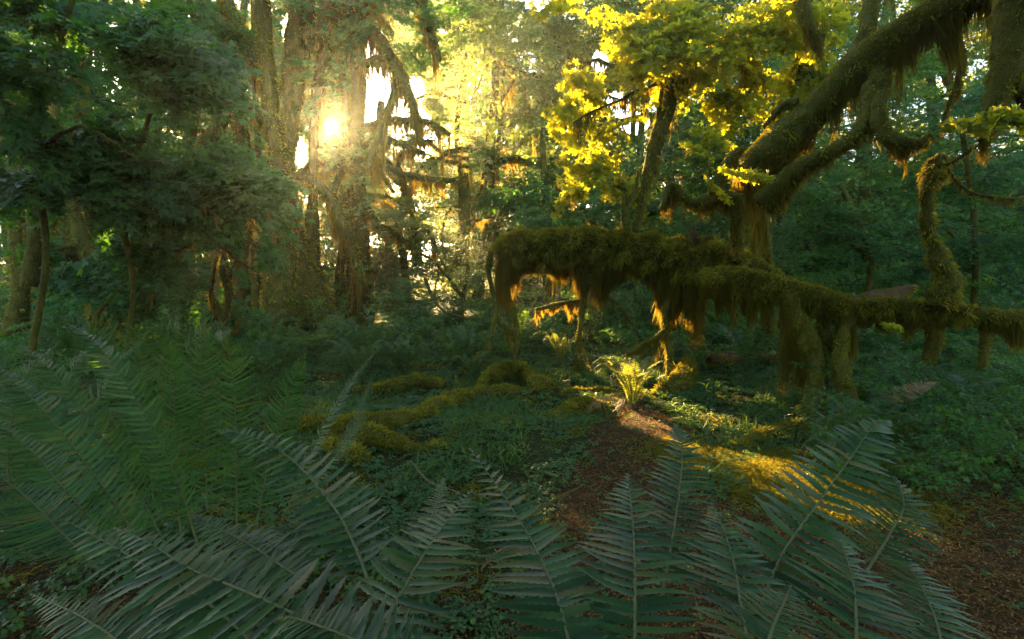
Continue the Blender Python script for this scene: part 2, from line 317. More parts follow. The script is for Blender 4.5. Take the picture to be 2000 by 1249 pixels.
def put_spray(mb, o, d, up, S, leaf, lsize, set_=None, m=0, mt=1, lit=1.0, tone=0.0, minsz=.5, carve=True):
    sp = (set_ or SPRAYS)[R.integers(10)]; x = d / np.linalg.norm(d); z = up - x * (up @ x); z /= np.linalg.norm(z); y = np.cross(z, x); Mx = np.stack([x, y, z])
    if R.random() < .5: Mx[1] *= -1
    pos = o + (sp[0] * S) @ Mx; k = keep(pos, lit, out=True) if carve == 'out' else keep(pos, lit, soft=.05 if carve is True else carve) if carve else keep(pos, lit, near=True)
    dc = np.linalg.norm(pos - CAM, axis=1); k &= dc > .8
    if not k.any(): return
    n = k.sum(); dens = R.random(n) < 1.0
    leaves(mb, leaf, pos[k], (sp[2] @ Mx)[k], (sp[1] @ Mx)[k], lsize * (minsz + (1.35 - minsz) * sp[3][k]), np.clip(R.random(n) * .8 + .1 + tone, 0, 1), m)
    if k.mean() > .6 and mt is not None:
        for c in sp[4][:1] + (sp[4][1:] if S * 1000 / max(1, np.linalg.norm(o - CAM)) > 60 else []): thin(mb, o + (c * S) @ Mx, .006 * S + .001, mt)
def crown(mb, c, rad, n, S, leaf, lsize, away=None, bias=(0, 0, 0), droop=.15, tier=None, set_=None, uptilt=(0, -.35, 0), clumps=None, lit=1.0, tone=0, carve=True, mt=1):
    c = np.asarray(c, float); rad = np.asarray(rad, float); away = c if away is None else np.asarray(away, float); clumps = clumps or max(4, n // 7)
    cc = unit(R.normal(size=(clumps, 3))) * (R.random((clumps, 1)) ** .4) * rad
    for i in range(n):
        k = R.integers(clumps); o = cc[k] + R.normal(size=3) * rad * .16
        if tier: o[2] = round(o[2] / tier) * tier + R.normal() * tier * .12
        o = c + o; d = (o - away) * [1, 1, .25]; d = unit(d) + R.normal(size=3) * [.45, .45, .12] + np.asarray(bias); d = unit(d); d[2] -= droop
        put_spray(mb, o - unit(d) * S * .4, unit(d), np.array([0, 0, 1.0]) + np.asarray(uptilt) + R.normal(size=3) * .18, S * R.uniform(.7, 1.25), leaf, lsize, set_, lit=lit, tone=tone + .2 * R.normal(), carve=carve, mt=mt)
def rpx(px, py, d, rx, ry, rd): return P(px, py, d), np.array([rx * d / 1000, rd, ry * d / 1000])

# ------------------------------------------------------------------ fern fronds
def frond(mb, C, W, npair=34, detail=8, hint=(0, 0, 1), serr=.18, droop=.2, start=.10, fold=.24, m=0, ms=1, rw=.004, tone=0.0, sideamp=1.0):
    """C: control points of the midrib from base to tip; W: longest pinna in metres"""
    path = catmull(C, 40); t = np.gradient(path, axis=0); t = unit(t); hint = np.asarray(hint, float); hint = unit(hint + R.normal(size=3) * .04)
    N = hint[None] - t * (t @ hint)[:, None]; N = unit(N); S = np.cross(t, N); Lp = np.linalg.norm(np.diff(path, axis=0), axis=1).sum(); sp = Lp * (1 - start) / npair
    r = rw * np.linspace(1.3, .35, 40); ang = np.arange(5) / 5 * 2 * math.pi
    V = path[:, None] + r[:, None, None] * (S[:, None] * np.cos(ang)[None, :, None] + N[:, None] * np.sin(ang)[None, :, None]); i = np.arange(39)[:, None] * 5; j = np.arange(5)[None]; j2 = (j + 1) % 5
    mb.add(V.reshape(-1, 3), np.stack([i + j, i + j2, i + 5 + j2, i + 5 + j], -1).reshape(-1, 4), .5, ms)
    nn = npair * 2; side = np.tile([1.0, -1.0], npair); u = start + (1 - start) * (np.repeat(np.arange(npair), 2) + .5 * (side < 0)) / npair; k = np.clip(u * 39, 0, 38.999); ki = k.astype(int); f = (k - ki)[:, None]
    lp = lambda A: A[ki] * (1 - f) + A[ki + 1] * f
    b = lp(path); tt = lp(t); nv = lp(N); sv = lp(S) * side[:, None]
    prof = np.minimum(1, ((1 - u) * 1.9 + .015)) ** .85 * (.62 + .38 * sst(0, .28, u)); L = W * prof * R.uniform(.9, 1.08, nn); hw = np.minimum(sp * .33, W * .075) * (.45 + .55 * prof) * R.uniform(.88, 1.1, nn)
    fa = np.radians(10 + 42 * u ** 2.2 + R.normal(size=nn) * 5); dv = sv * np.cos(fa)[:, None] + tt * np.sin(fa)[:, None]; across = unit(np.cross(nv, dv)); tw_ = R.normal(size=nn) * .13 + side * .22
    ac = across * np.cos(tw_)[:, None] + nv * np.sin(tw_)[:, None]; nn2 = unit(np.cross(dv, ac)); nn2 *= np.sign((nn2 * nv).sum(1))[:, None]
    K = detail; dr = droop * R.uniform(.4, 1.5, nn); cv = R.normal(size=nn) * .07 + .17; ph = R.random(nn) * 6; V = np.zeros((nn, K + 1, 3, 3))
    for q in range(K + 1):
        s_ = q / K; c = b + dv * (L * s_)[:, None] - nv * (L * dr * s_ ** 2)[:, None] + tt * (L * cv * s_ ** 2)[:, None] + nn2 * (L * .018 * np.sin(ph + s_ * 6))[:, None]
        h = hw * (min(1, .55 + s_ * 5) * (1 - s_ ** 2.6) ** .8 + .02) * (1 + (serr if q % 2 else -serr) * (0 < q < K))
        V[:, q, 1] = c; e = nn2 * (h * fold)[:, None]; V[:, q, 0] = c - ac * h[:, None] + e; V[:, q, 2] = c + ac * h[:, None] + e
    bi = np.arange(nn)[:, None, None] * (K + 1) * 3 + np.arange(K)[None, :, None] * 3; F = np.concatenate([bi + np.array([0, 1, 4, 3]), bi + np.array([1, 2, 5, 4])], 1).reshape(-1, 4)
    mb.add(V.reshape(-1, 3), F, np.repeat(np.clip(.45 + tone + .34 * R.normal(size=nn) + .25 * (u - .5), 0, 1), (K + 1) * 3), m)

# ================================================================== GROUND
def wear(x, y):
    """where the forest floor is bare needle litter (1) or green (0)"""
    q = np.stack([x, y], 1); p = np.interp(y, [1, 2.2, 3.4, 4.4, 5.4, 6.2], [.5, .65, .8, 1.15, 1.35, 1.6]); wdt = np.interp(y, [1, 2.5, 4, 5, 6, 6.6], [.75, .7, .55, .5, .35, .05])
    a = 1 - sst(wdt * .7, wdt * 1.25, np.abs(x - p) + .12 * fnoise(q, 1.3, 22, 3))
    b = sst(.9, 1.4, x) * (1 - sst(3.0, 4.2, y)) * .85 + (1 - sst(2.4, 3.0, y)) * .5
    return np.clip(np.maximum(a, b) + .25 * fnoise(q, 2.5, 23, 3), 0, 1)
def sun_moss(x, y):  # moss massed in the shape of the sun pool on the floor
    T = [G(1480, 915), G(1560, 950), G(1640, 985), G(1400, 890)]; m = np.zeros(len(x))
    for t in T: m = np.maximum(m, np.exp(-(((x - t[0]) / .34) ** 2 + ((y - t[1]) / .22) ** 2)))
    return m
nr_, na = 330, 420
rr = np.concatenate([[.05], .3 * (1400 / .3) ** (np.linspace(0, 1, nr_ - 1))]); aa = np.linspace(0, 2 * math.pi, na, endpoint=False)
X = (rr[:, None] * np.cos(aa)[None]).ravel(); Y = (rr[:, None] * np.sin(aa)[None]).ravel(); Z = gz(X, Y)
near = rr.repeat(na) < 30; q = np.stack([X, Y], 1); Z = Z + near * (.018 * fnoise(q, 1.6, 31, 3) + .008 * fnoise(q, 6, 32, 2))
mb = MB(); i = np.arange(nr_ - 1)[:, None] * na; j = np.arange(na)[None]; j2 = (j + 1) % na
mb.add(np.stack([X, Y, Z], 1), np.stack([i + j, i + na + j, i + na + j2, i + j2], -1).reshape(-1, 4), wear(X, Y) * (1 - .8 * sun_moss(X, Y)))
m, nt = mat('forest_floor'); L_ = nt.links.new
at = node(nt, 'ShaderNodeAttribute', attribute_name='v'); geo = node(nt, 'ShaderNodeNewGeometry')
n1 = node(nt, 'ShaderNodeTexNoise', Scale=9.0, Detail=9.0, Roughness=.75); L_(geo.outputs['Position'], n1.inputs['Vector'])
n2 = node(nt, 'ShaderNodeTexVoronoi', Scale=38.0); L_(geo.outputs['Position'], n2.inputs['Vector'])
br = ramp(nt, n1.outputs[0], [(.3, (.022, .015, .008)), (.5, (.06, .038, .018)), (.62, (.10, .062, .03)), (.75, (.18, .12, .06))])
gr = ramp(nt, n1.outputs[0], [(.3, (.018, .024, .008)), (.5, (.035, .055, .014)), (.65, (.06, .085, .02)), (.8, (.09, .10, .03))])
mx = node(nt, 'ShaderNodeMix', data_type='RGBA'); L_(at.outputs['Fac'], mx.inputs[0]); L_(gr, mx.inputs[6]); L_(br, mx.inputs[7])
pr = node(nt, 'ShaderNodeBsdfPrincipled', Roughness=.95); L_(mx.outputs[2], pr.inputs['Base Color']); pr.inputs['Specular IOR Level'].default_value = .1
bp = node(nt, 'ShaderNodeBump', Strength=.9, Distance=.03); hh = node(nt, 'ShaderNodeMath', operation='ADD'); L_(n1.outputs[0], hh.inputs[0]); L_(n2.outputs['Distance'], hh.inputs[1]); L_(hh.outputs[0], bp.inputs['Height']); L_(bp.outputs[0], pr.inputs['Normal'])
o = node(nt, 'ShaderNodeOutputMaterial'); L_(pr.outputs[0], o.inputs[0])
tag(mb.build('ground', m), kind='structure')

def scatter(n, y0, y1, spread=1.25, pw=1.0):
    y = y0 + (y1 - y0) * R.random(n) ** pw; x = (R.random(n) * 2 - 1) * (y * spread + .4); return x, y
# clover carpet
x, y = scatter(120000, .9, 13.5, 1.15, 1.1); q = np.stack([x, y], 1); g = 1 - wear(x, y); g *= sst(-.35, .35, fnoise(q, 1.1, 41, 3) + .15); g = np.maximum(g, .05); g *= (1 - .9 * sun_moss(x, y)) * (1 - .75 * sst(.42, .75, x / y) * (y < 6)); k = R.random(len(x)) < g; x, y = x[k], y[k]; n = len(x)
h = .02 + .07 * R.random(n) * (.6 + .5 * fnoise(np.stack([x, y], 1), .8, 42)); mb = MB()
leaves(mb, CLOVER, np.stack([x, y, gz(x, y) + h], 1), np.array([0, -.15, 1]) + R.normal(size=(n, 3)) * .28, R.normal(size=(n, 3)), R.uniform(.018, .034, n) * np.where(y > 6, 1.35, 1), R.random(n))
tag(mb.build('clover_carpet', M['clover']), kind='stuff', label='low green clover-like leaves carpeting the forest floor')
# moss and grass blades on the floor
def blades(x, y, hgt, wd, mb, lean=.5, z0=0, m=0):
    n = len(x); b = np.stack([x, y, gz(x, y) + z0], 1); d = np.stack([R.normal(size=n) * lean, R.normal(size=n) * lean, np.ones(n)], 1); s_ = unit(np.cross(d, R.normal(size=(n, 3)))) * wd[:, None]; e = d * hgt[:, None]
    fall = np.stack([d[:, 0], d[:, 1], -np.abs(d[:, 0])], 1) * hgt[:, None] * .5
    V = np.stack([b - s_, b + s_, b + e * .6 + s_ * .8, b + e * .6 - s_ * .8, b + e + fall], 1).reshape(-1, 3); a = np.repeat(R.random(n), 5); i5 = np.arange(n)[:, None] * 5; mb.add(V, i5 + np.arange(4), a, m); mb.F[3].append(i5 + np.array([3, 2, 4]) + mb.n - len(V)); mb.M[3].append(np.full(n, m))
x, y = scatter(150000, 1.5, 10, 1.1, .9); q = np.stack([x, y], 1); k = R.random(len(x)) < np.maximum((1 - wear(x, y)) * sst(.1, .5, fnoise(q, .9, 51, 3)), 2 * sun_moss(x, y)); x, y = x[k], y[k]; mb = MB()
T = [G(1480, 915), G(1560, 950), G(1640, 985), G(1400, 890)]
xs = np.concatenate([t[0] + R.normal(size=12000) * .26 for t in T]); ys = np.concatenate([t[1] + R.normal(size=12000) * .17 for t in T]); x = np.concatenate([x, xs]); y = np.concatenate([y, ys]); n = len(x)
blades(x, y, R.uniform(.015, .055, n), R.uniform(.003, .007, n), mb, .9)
tag(mb.build('moss_carpet', M['moss_green']), kind='stuff', label='soft moss on the forest floor, yellowed to carry the gold of the sun patch')
x, y = scatter(70000, 3.8, 17, 1.0, 1.0); q = np.stack([x, y], 1); k = (fnoise(q, .5, 55, 2) > .0) & (wear(x, y) < .5) & keep(np.stack([x, y, gz(x, y) + .1], 1), 1, False); x, y = x[k], y[k]; n = len(x); mb = MB()
blades(x, y, R.uniform(.05, .22, n), R.uniform(.003, .006, n), mb, .6)
tag(mb.build('grass', M['clover']), kind='stuff', label='thin grass and sprouts between the ferns of the clearing')
# needle and leaf litter
x, y = scatter(190000, .9, 8.5, 1.15, 1.0); k = R.random(len(x)) < wear(x, y) * (1 - .7 * sun_moss(x, y)) + .06; x, y = x[k], y[k]; n = len(x); mb = MB(); big = R.random(n) < .22
leaves(mb, OVAL, np.stack([x, y, gz(x, y) + R.uniform(.006, .03, n)], 1), np.array([0, 0, 1]) + R.normal(size=(n, 3)) * .45, R.normal(size=(n, 3)), np.where(big, R.uniform(.008, .022, n), R.uniform(.008, .016, n)), R.random(n) ** 1.3)
blades(x[::2], y[::2], R.uniform(.01, .05, len(x[::2])), R.uniform(.0008, .002, len(x[::2])), mb, 2.5)
tag(mb.build('leaf_litter', M['litter']), kind='stuff', label='brown needle and leaf litter on the bare path')

# ================================================================== TREES
def fill_limb(p, mb, mh, fz=0, fl=.04, fw=.008, cd=0, cl=.3, cw=.008, **k):
    p.tube(mb)
    if fz: fuzz(mb, p, fz, fl, fw, 1)
    if cd: curtain(mh, p, cd, cl, cw, **k)
def hang(mh, ob, hm='moss_hang'):
    if mh.n: mh.build('hanging_moss', M[hm], ob)
def tree(name, label, cat, trunks, branches=(), crowns=(), leafm='leaf_teal', group=None, fz=300, fl=.05, fw=.012, cd=60, cl=.35, cw=.012, bark='bark_moss', hm='moss_hang', seed=1, base=None):
    """trunks/branches: lists of pixel rows (x, y, depth, radius in px). crowns: kwargs for crown()"""
    tr = [Path(px_path(t), .08, 16, .16, 1.2, seed + i) for i, t in enumerate(trunks)]
    o = tr[0].p[0] if base is None else base; root = thing(name, o, label, cat, group); sc_ = np.linalg.norm(o - CAM)
    for p in tr:
        mb = MB(); mh = MB(); fill_limb(p, mb, mh, fz, fl, fw, cd * .35, cl, cw, half=3.0); hang(mh, mb.build('trunk', [M[bark], M['moss']], root), hm)
    for i, b in enumerate(branches):
        p = Path(px_path(b), .07, 10, .22, 2.2, seed + 50 + i, wob=.05); mb = MB(); mh = MB(); fill_limb(p, mb, mh, fz, fl, fw, cd, cl, cw); hang(mh, mb.build('branch', [M[bark], M['moss']], root), hm)
    if crowns:
        mb = MB()
        for c in crowns: crown(mb, **c)
        mb.build('crown', [M[leafm], M['bark']], root, smooth=False)
    return root
def cr(px, py, d, rx, ry, rd, n, S, leaf=MAPLE, ls=.05, **k):
    c, rad = rpx(px, py, d, rx, ry, rd); return dict(c=c, rad=rad, n=n, S=S, leaf=leaf, lsize=ls, **k)

# --- big mossy maple, twin leaning trunks left of centre
tree('bigleaf_maple', 'huge mossy twin trunk maple standing left of the clearing in front of the sun', 'tree',
     [[(600, 640, 14, 60), (590, 570, 14, 40), (560, 480, 14, 38), (545, 400, 14, 32), (552, 300, 14, 24), (570, 180, 14, 22), (585, 60, 14, 24), (600, -120, 14, 24)],
      [(640, 630, 14.3, 24), (612, 540, 14.3, 18), (610, 450, 14.3, 14), (612, 380, 14.3, 8), (612, 330, 14.2, 8), (614, 230, 14.2, 10), (625, 160, 14.2, 14), (640, 70, 14.2, 20), (660, -80, 14.2, 22)]],
     [[(600, 90, 14, 26), (650, 55, 13.9, 24), (700, 10, 13.8, 26), (760, -50, 13.6, 24)],
      [(565, 350, 13.8, 12), (605, 350, 13.6, 11), (640, 385, 13.5, 11), (668, 430, 13.5, 11), (690, 480, 13.5, 9), (700, 520, 13.5, 7), (735, 530, 13.4, 5)],
      [(545, 440, 13.8, 14), (520, 480, 13.6, 10), (545, 530, 13.6, 9), (590, 570, 13.7, 8)],
      [(690, 30, 13.6, 16), (735, 75, 13.4, 13), (775, 130, 13.2, 11), (800, 180, 13, 8), (822, 240, 13, 4)],
      [(700, 130, 13.3, 6), (735, 118, 13.2, 9), (775, 125, 13.2, 8)],
      [(775, 140, 13.2, 5), (765, 190, 13.2, 5), (745, 260, 13.3, 9), (720, 330, 13.4, 12)],
      [(560, 230, 14, 16), (520, 150, 14, 14), (470, 60, 14, 12), (430, -30, 14, 12)],
      [(820, 0, 13, 12), (835, 50, 13, 9), (850, 85, 13, 7), (860, 120, 13, 4)], [(520, 470, 13.8, 13), (505, 540, 13.4, 7), (500, 600, 13.2, 4)]],
     [cr(560, -10, 13.5, 260, 60, 2.5, 60, 1.6, MAPLE2, .10, droop=.35), cr(740, 40, 13, 90, 40, 1.5, 26, 1.2, MAPLE2, .09, droop=.4), cr(640, 180, 13, 30, 60, 1.0, 8, .9, MAPLE2, .09), cr(830, 90, 14, 70, 70, 1.5, 30, 1.1, MAPLE2, .09)],
     'leaf_teal', None, 160, .09, .02, 130, 1.0, .018, seed=10)
tree('leaning_maple', 'slender maple with orange brown moss, standing just in front of the huge twin trunk', 'tree',
     [[(548, 640, 12.6, 34), (545, 560, 12.6, 30), (550, 470, 12.6, 28), (562, 410, 12.6, 22), (545, 330, 12.6, 16), (530, 230, 12.6, 15), (522, 130, 12.6, 14), (515, 60, 12.6, 15), (510, -60, 12.6, 15)]],
     [[(552, 480, 12.6, 10), (525, 470, 12.4, 7), (490, 480, 12.4, 5), (492, 540, 12.3, 4), (505, 610, 12.3, 3)], [(535, 260, 12.6, 9), (480, 200, 12.6, 8), (430, 140, 12.4, 6), (400, 60, 12.4, 5)]],
     [cr(430, 250, 12, 110, 90, 1.6, 40, 1.0, MAPLE2, .08, bias=(.3, -.3, 0)), cr(400, 90, 12, 110, 80, 1.5, 30, 1.0, MAPLE2, .08)],
     'leaf_teal', None, 220, .07, .016, 90, .6, .014, seed=22)
tree('mossy_maple', 'straight dark trunk with a bent side limb, right of the huge twin trunk', 'tree',
     [[(708, 632, 15, 26), (708, 560, 15, 17), (708, 470, 15, 14), (700, 380, 15, 14), (698, 280, 15, 15), (700, 180, 15, 14), (695, 60, 15, 16), (690, -60, 15, 16)]],
     [[(705, 350, 14.9, 9), (680, 330, 14.7, 7), (655, 350, 14.5, 7), (650, 400, 14.4, 6), (670, 440, 14.4, 5)], [(712, 400, 15, 8), (740, 440, 14.8, 7), (790, 470, 14.6, 6), (812, 485, 14.5, 4)],
      [(700, 250, 15, 9), (750, 240, 14.8, 8), (790, 232, 14.7, 7), (840, 240, 14.6, 6), (880, 265, 14.6, 4)], [(715, 300, 15, 8), (760, 330, 14.7, 7), (820, 350, 14.5, 7), (880, 350, 14.3, 5), (915, 345, 14.3, 3)],
      [(705, 290, 15, 6), (740, 275, 14.8, 8), (790, 285, 14.7, 6), (830, 300, 14.6, 4)]],
     [cr(720, 320, 14.5, 70, 60, 1.2, 16, .9, MAPLE2, .075), cr(800, 400, 14, 90, 60, 1.2, 22, .9, MAPLE2, .075)],
     'leaf_pale', None, 160, .08, .018, 90, .8, .016, seed=31)
for i, (rows, lab) in enumerate([
    ([(440, 600, 13.5, 16), (430, 520, 13.5, 15), (400, 430, 13.5, 15), (385, 330, 13.5, 14), (440, 200, 13.5, 14), (400, 90, 13.5, 14), (370, -40, 13.5, 14)], 'crooked dark trunk, first left of the slender maple'),
    ([(470, 620, 15, 18), (475, 500, 15, 16), (480, 380, 15, 16), (470, 260, 15, 15), (450, 120, 15, 14), (440, -40, 15, 14)], 'upright shaded trunk between the crooked trunk and the slender maple'),
    ([(200, 640, 9.5, 24), (192, 560, 9.5, 20), (175, 500, 9.5, 18), (150, 440, 9.5, 13), (135, 380, 9.5, 13), (128, 300, 9.5, 9), (100, 200, 9.5, 9)], 'knobbly mossy trunk whose right edge glows in the sun, far left'),
    ([(30, 660, 10, 20), (40, 560, 10, 14), (35, 450, 10, 13), (30, 330, 10, 12), (20, 200, 10, 12), (-10, 0, 10, 12)], 'thin straight shaded trunk at the left edge of the wood'),
    ([(60, 560, 8, 16), (70, 420, 8, 11), (60, 270, 8, 11), (62, 200, 8, 12), (30, 150, 8, 9), (-20, 110, 8, 7)], 'forked mossy trunk among the dark leaves at upper left'),
    ([(345, 640, 16, 14), (350, 540, 16, 12), (330, 420, 16, 12), (300, 300, 16, 12), (310, 150, 16, 12), (330, -20, 16, 12)], 'dark trunk behind the broad leaves left of the twin trunk'),
    ([(690, 610, 18, 16), (688, 500, 18, 13), (684, 400, 18, 11), (690, 200, 18, 11), (680, -50, 18, 10)], 'narrow far trunk seen between the twin trunk and the straight dark trunk'),
    ([(770, 600, 22, 10), (765, 500, 22, 8), (758, 400, 22, 8), (740, 330, 22, 8), (745, 200, 22, 8)], 'thin hazy trunk standing in the light right of the straight dark trunk')]):
    x0, y0, d0 = rows[2][:3]; br = [[(x0, y0, d0, 6), (x0 + s * 40, y0 - 20, d0 - .2, 5), (x0 + s * 90, y0 + 10, d0 - .3, 4), (x0 + s * 120, y0 + 60, d0 - .3, 2)] for s in ((1, -1) if i in (0, 2, 4) else () if i == 7 else (1,))]
    if i == 2: br += [[(150, 440, 9.5, 6), (110, 430, 9.4, 5), (90, 470, 9.3, 4), (100, 520, 9.3, 2)], [(192, 570, 9.5, 8), (215, 600, 9.3, 8), (235, 640, 9.2, 9)]]
    if i == 4: br += [[(62, 195, 8, 7), (110, 175, 7.9, 5), (150, 140, 7.8, 4), (170, 120, 7.8, 3)], [(0, 150, 8, 5), (30, 170, 8, 6), (60, 200, 8, 8)]]
    tree('mossy_tree', lab, 'tree', [rows], br, [], fz=180, fl=.07, fw=.014, cd=60, cl=.5, cw=.014, seed=60 + 7 * i, group='mossy trunks on the left side')

tree('mossy_sapling', 'thin crooked mossy stems glowing in the sun left of the huge twin trunk', 'tree', [[(445, 690, 9, 6), (438, 640, 9, 5), (447, 580, 9, 5), (434, 530, 9, 5), (442, 470, 9, 5), (452, 430, 9, 4)]],
     [[(440, 640, 9, 5), (425, 600, 9, 4), (415, 560, 9, 4), (425, 500, 9, 3)], [(440, 560, 9, 4), (455, 520, 9, 4), (462, 470, 9, 3)], [(438, 655, 9, 4), (460, 640, 8.9, 3), (470, 610, 8.9, 3)]], [], fz=900, fl=.05, fw=.01, cd=160, cl=.3, cw=.01, seed=58)
# --- dark vine maples filling the left
L3 = dict(uptilt=(.45, -1.0, 0), tier=.36, droop=.30, bias=(.8, -.1, 0))
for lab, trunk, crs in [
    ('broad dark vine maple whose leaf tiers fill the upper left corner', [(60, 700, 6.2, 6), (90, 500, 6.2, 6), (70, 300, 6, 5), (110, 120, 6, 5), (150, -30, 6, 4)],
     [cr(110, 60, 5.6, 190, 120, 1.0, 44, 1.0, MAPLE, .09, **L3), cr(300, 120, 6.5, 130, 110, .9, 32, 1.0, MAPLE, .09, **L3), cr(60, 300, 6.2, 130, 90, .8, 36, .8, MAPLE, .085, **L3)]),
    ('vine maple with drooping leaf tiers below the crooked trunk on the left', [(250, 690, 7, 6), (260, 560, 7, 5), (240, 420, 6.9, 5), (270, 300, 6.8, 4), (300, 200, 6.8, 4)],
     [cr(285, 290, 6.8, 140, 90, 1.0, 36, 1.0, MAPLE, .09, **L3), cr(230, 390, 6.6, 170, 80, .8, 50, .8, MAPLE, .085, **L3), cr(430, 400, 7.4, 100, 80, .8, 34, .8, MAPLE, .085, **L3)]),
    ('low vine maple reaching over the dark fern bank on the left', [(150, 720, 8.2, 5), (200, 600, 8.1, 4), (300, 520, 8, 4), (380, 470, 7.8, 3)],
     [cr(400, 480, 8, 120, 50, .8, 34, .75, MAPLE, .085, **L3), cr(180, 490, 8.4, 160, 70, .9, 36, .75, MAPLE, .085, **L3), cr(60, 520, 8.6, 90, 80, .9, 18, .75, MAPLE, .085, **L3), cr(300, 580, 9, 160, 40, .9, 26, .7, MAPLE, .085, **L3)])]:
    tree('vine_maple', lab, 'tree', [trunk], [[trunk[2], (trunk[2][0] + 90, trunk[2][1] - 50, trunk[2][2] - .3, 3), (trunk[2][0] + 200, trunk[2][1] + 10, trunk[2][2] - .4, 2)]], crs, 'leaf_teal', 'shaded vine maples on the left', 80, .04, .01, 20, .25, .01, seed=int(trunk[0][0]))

# --- moss draped trees in front of the bright sky
tree('draped_maple', 'moss draped maple between the huge twin trunk and the straight dark trunk, against the sun', 'tree',
     [[(668, 640, 17, 14), (664, 540, 17, 9), (672, 440, 17, 8), (662, 350, 17, 7), (678, 240, 17, 8), (664, 120, 17, 7), (640, -40, 17, 7)]],
     [[(665, 90 + k * 62, 17, 8), (665 + sg * 30, 80 + k * 60, 16.8, 8), (665 + sg * 75, 95 + k * 60, 16.7, 6), (665 + sg * 105, 130 + k * 62, 16.7, 3)] for k in (-1, 1, 4) for sg in (-1, 1) if not (sg > 0 and k in (0, 1))],
     [cr(625, 120, 17, 50, 130, 1.2, 26, 1.1, MAPLE2, .09, carve=.5), cr(690, 340, 17, 60, 60, 1.0, 18, 1.0, MAPLE2, .09, carve=.5)], 'leaf_pale', None, 120, .09, .02, 70, 1.1, .018, seed=81)
tree('gnarled_maple', 'gnarled many limbed maple in the glare right of the straight dark trunk', 'tree',
     [[(800, 600, 15.8, 9), (790, 520, 15.8, 7), (778, 450, 15.8, 7), (790, 380, 15.8, 6), (775, 310, 15.8, 5)]],
     [[(785, 400, 15.8, 5), (740, 380, 15.7, 4), (700, 400, 15.6, 3)], [(788, 380, 15.8, 5), (830, 350, 15.7, 4), (870, 360, 15.6, 2)], [(780, 330, 15.8, 5), (740, 310, 15.7, 4), (715, 330, 15.6, 2)], [(790, 480, 15.8, 5), (830, 450, 15.7, 4), (850, 480, 15.6, 3)], [(776, 315, 15.8, 4), (800, 280, 15.7, 3), (850, 275, 15.6, 2)]],
     [cr(770, 310, 15.6, 70, 40, 1.0, 26, .9, MAPLE2, .075, carve=.2), cr(745, 400, 15.6, 50, 60, 1.0, 26, .9, MAPLE2, .075, carve=.2), cr(800, 470, 15.4, 70, 60, 1.0, 60, .9, MAPLE2, .07, carve=.2), cr(760, 540, 15.4, 60, 50, 1.0, 50, .9, MAPLE2, .07, carve=.2), cr(840, 400, 19, 60, 50, 1.0, 50, 1.0, MAPLE2, .09, carve=.2), cr(850, 210, 16, 40, 70, 1.0, 24, .9, MAPLE2, .08, carve=.2)], 'leaf_pale', None, 100, .09, .02, 110, .8, .016, seed=86)
# --- centre background maples and conifers
tree('distant_maple', 'tall pale green maple with layered foliage behind the middle of the clearing', 'tree',
     [[(962, 530, 20, 15), (960, 440, 20, 12), (956, 380, 20, 11), (958, 280, 20, 10), (965, 200, 20, 8), (970, 100, 20, 7), (980, 0, 20, 5)]],
     [[(920, 290, 20, 6), (870, 300, 19.6, 5), (830, 340, 19.4, 3)], [(960, 220, 20, 5), (1010, 150, 20, 4)], [(965, 325, 19.8, 7), (1000, 310, 19.5, 8), (1045, 325, 19.4, 4)]],
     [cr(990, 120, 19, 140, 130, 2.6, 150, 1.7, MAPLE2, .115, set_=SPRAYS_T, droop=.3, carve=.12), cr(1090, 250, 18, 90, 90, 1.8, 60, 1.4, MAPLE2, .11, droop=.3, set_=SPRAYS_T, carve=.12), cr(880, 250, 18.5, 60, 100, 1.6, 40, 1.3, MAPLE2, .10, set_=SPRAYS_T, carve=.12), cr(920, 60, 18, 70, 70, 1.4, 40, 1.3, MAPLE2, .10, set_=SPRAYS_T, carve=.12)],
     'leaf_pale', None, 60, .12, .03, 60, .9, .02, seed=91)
for rows, lab, crs in [
    ([(816, 520, 17, 12), (810, 440, 17, 9), (796, 385, 17, 7), (775, 350, 17, 6)], 'short forked snag glowing in the sunlit haze at centre', []),
    ([(900, 520, 18, 16), (905, 460, 18, 12), (907, 400, 18, 12), (905, 340, 18, 10)], 'thick broken trunk in the haze, right of the forked snag', []),
    ([(942, 500, 21, 10), (946, 430, 21, 8), (944, 380, 21, 8), (952, 300, 21, 7)], 'slim trunk in the haze, right of the thick broken trunk', [])]:
    tree('hazy_snag', lab, 'dead tree', [rows], [[(rows[2][0], rows[2][1], rows[2][2], 4), (rows[2][0] - 30, rows[2][1] + 10, rows[2][2], 3), (rows[2][0] - 45, rows[2][1] + 60, rows[2][2], 2)], [(rows[1][0], rows[1][1], rows[1][2], 4), (rows[1][0] + 30, rows[1][1] - 30, rows[1][2] - .3, 3), (rows[1][0] + 60, rows[1][1] - 35, rows[1][2] - .4, 2)]], crs, fz=60, fl=.1, fw=.02, cd=50, cl=.5, cw=.02, seed=int(rows[0][0]))
tree('dark_conifer', 'dark drooping conifer boughs beneath the tall pale maple', 'tree', [[(1068, 560, 17, 8), (1068, 430, 17, 8), (1062, 330, 17, 7), (1060, 250, 17, 5)]],
     [[(1062, 330, 17, 5), (1090, 350, 16.8, 4), (1130, 385, 16.6, 2)]],
     [cr(1000, 370, 16.6, 100, 40, 1.3, 46, 1.1, OVAL, .09, droop=.5, set_=SPRAYS_T)], 'leaf_teal', None, 60, .1, .02, 90, 1.0, .02, seed=95)

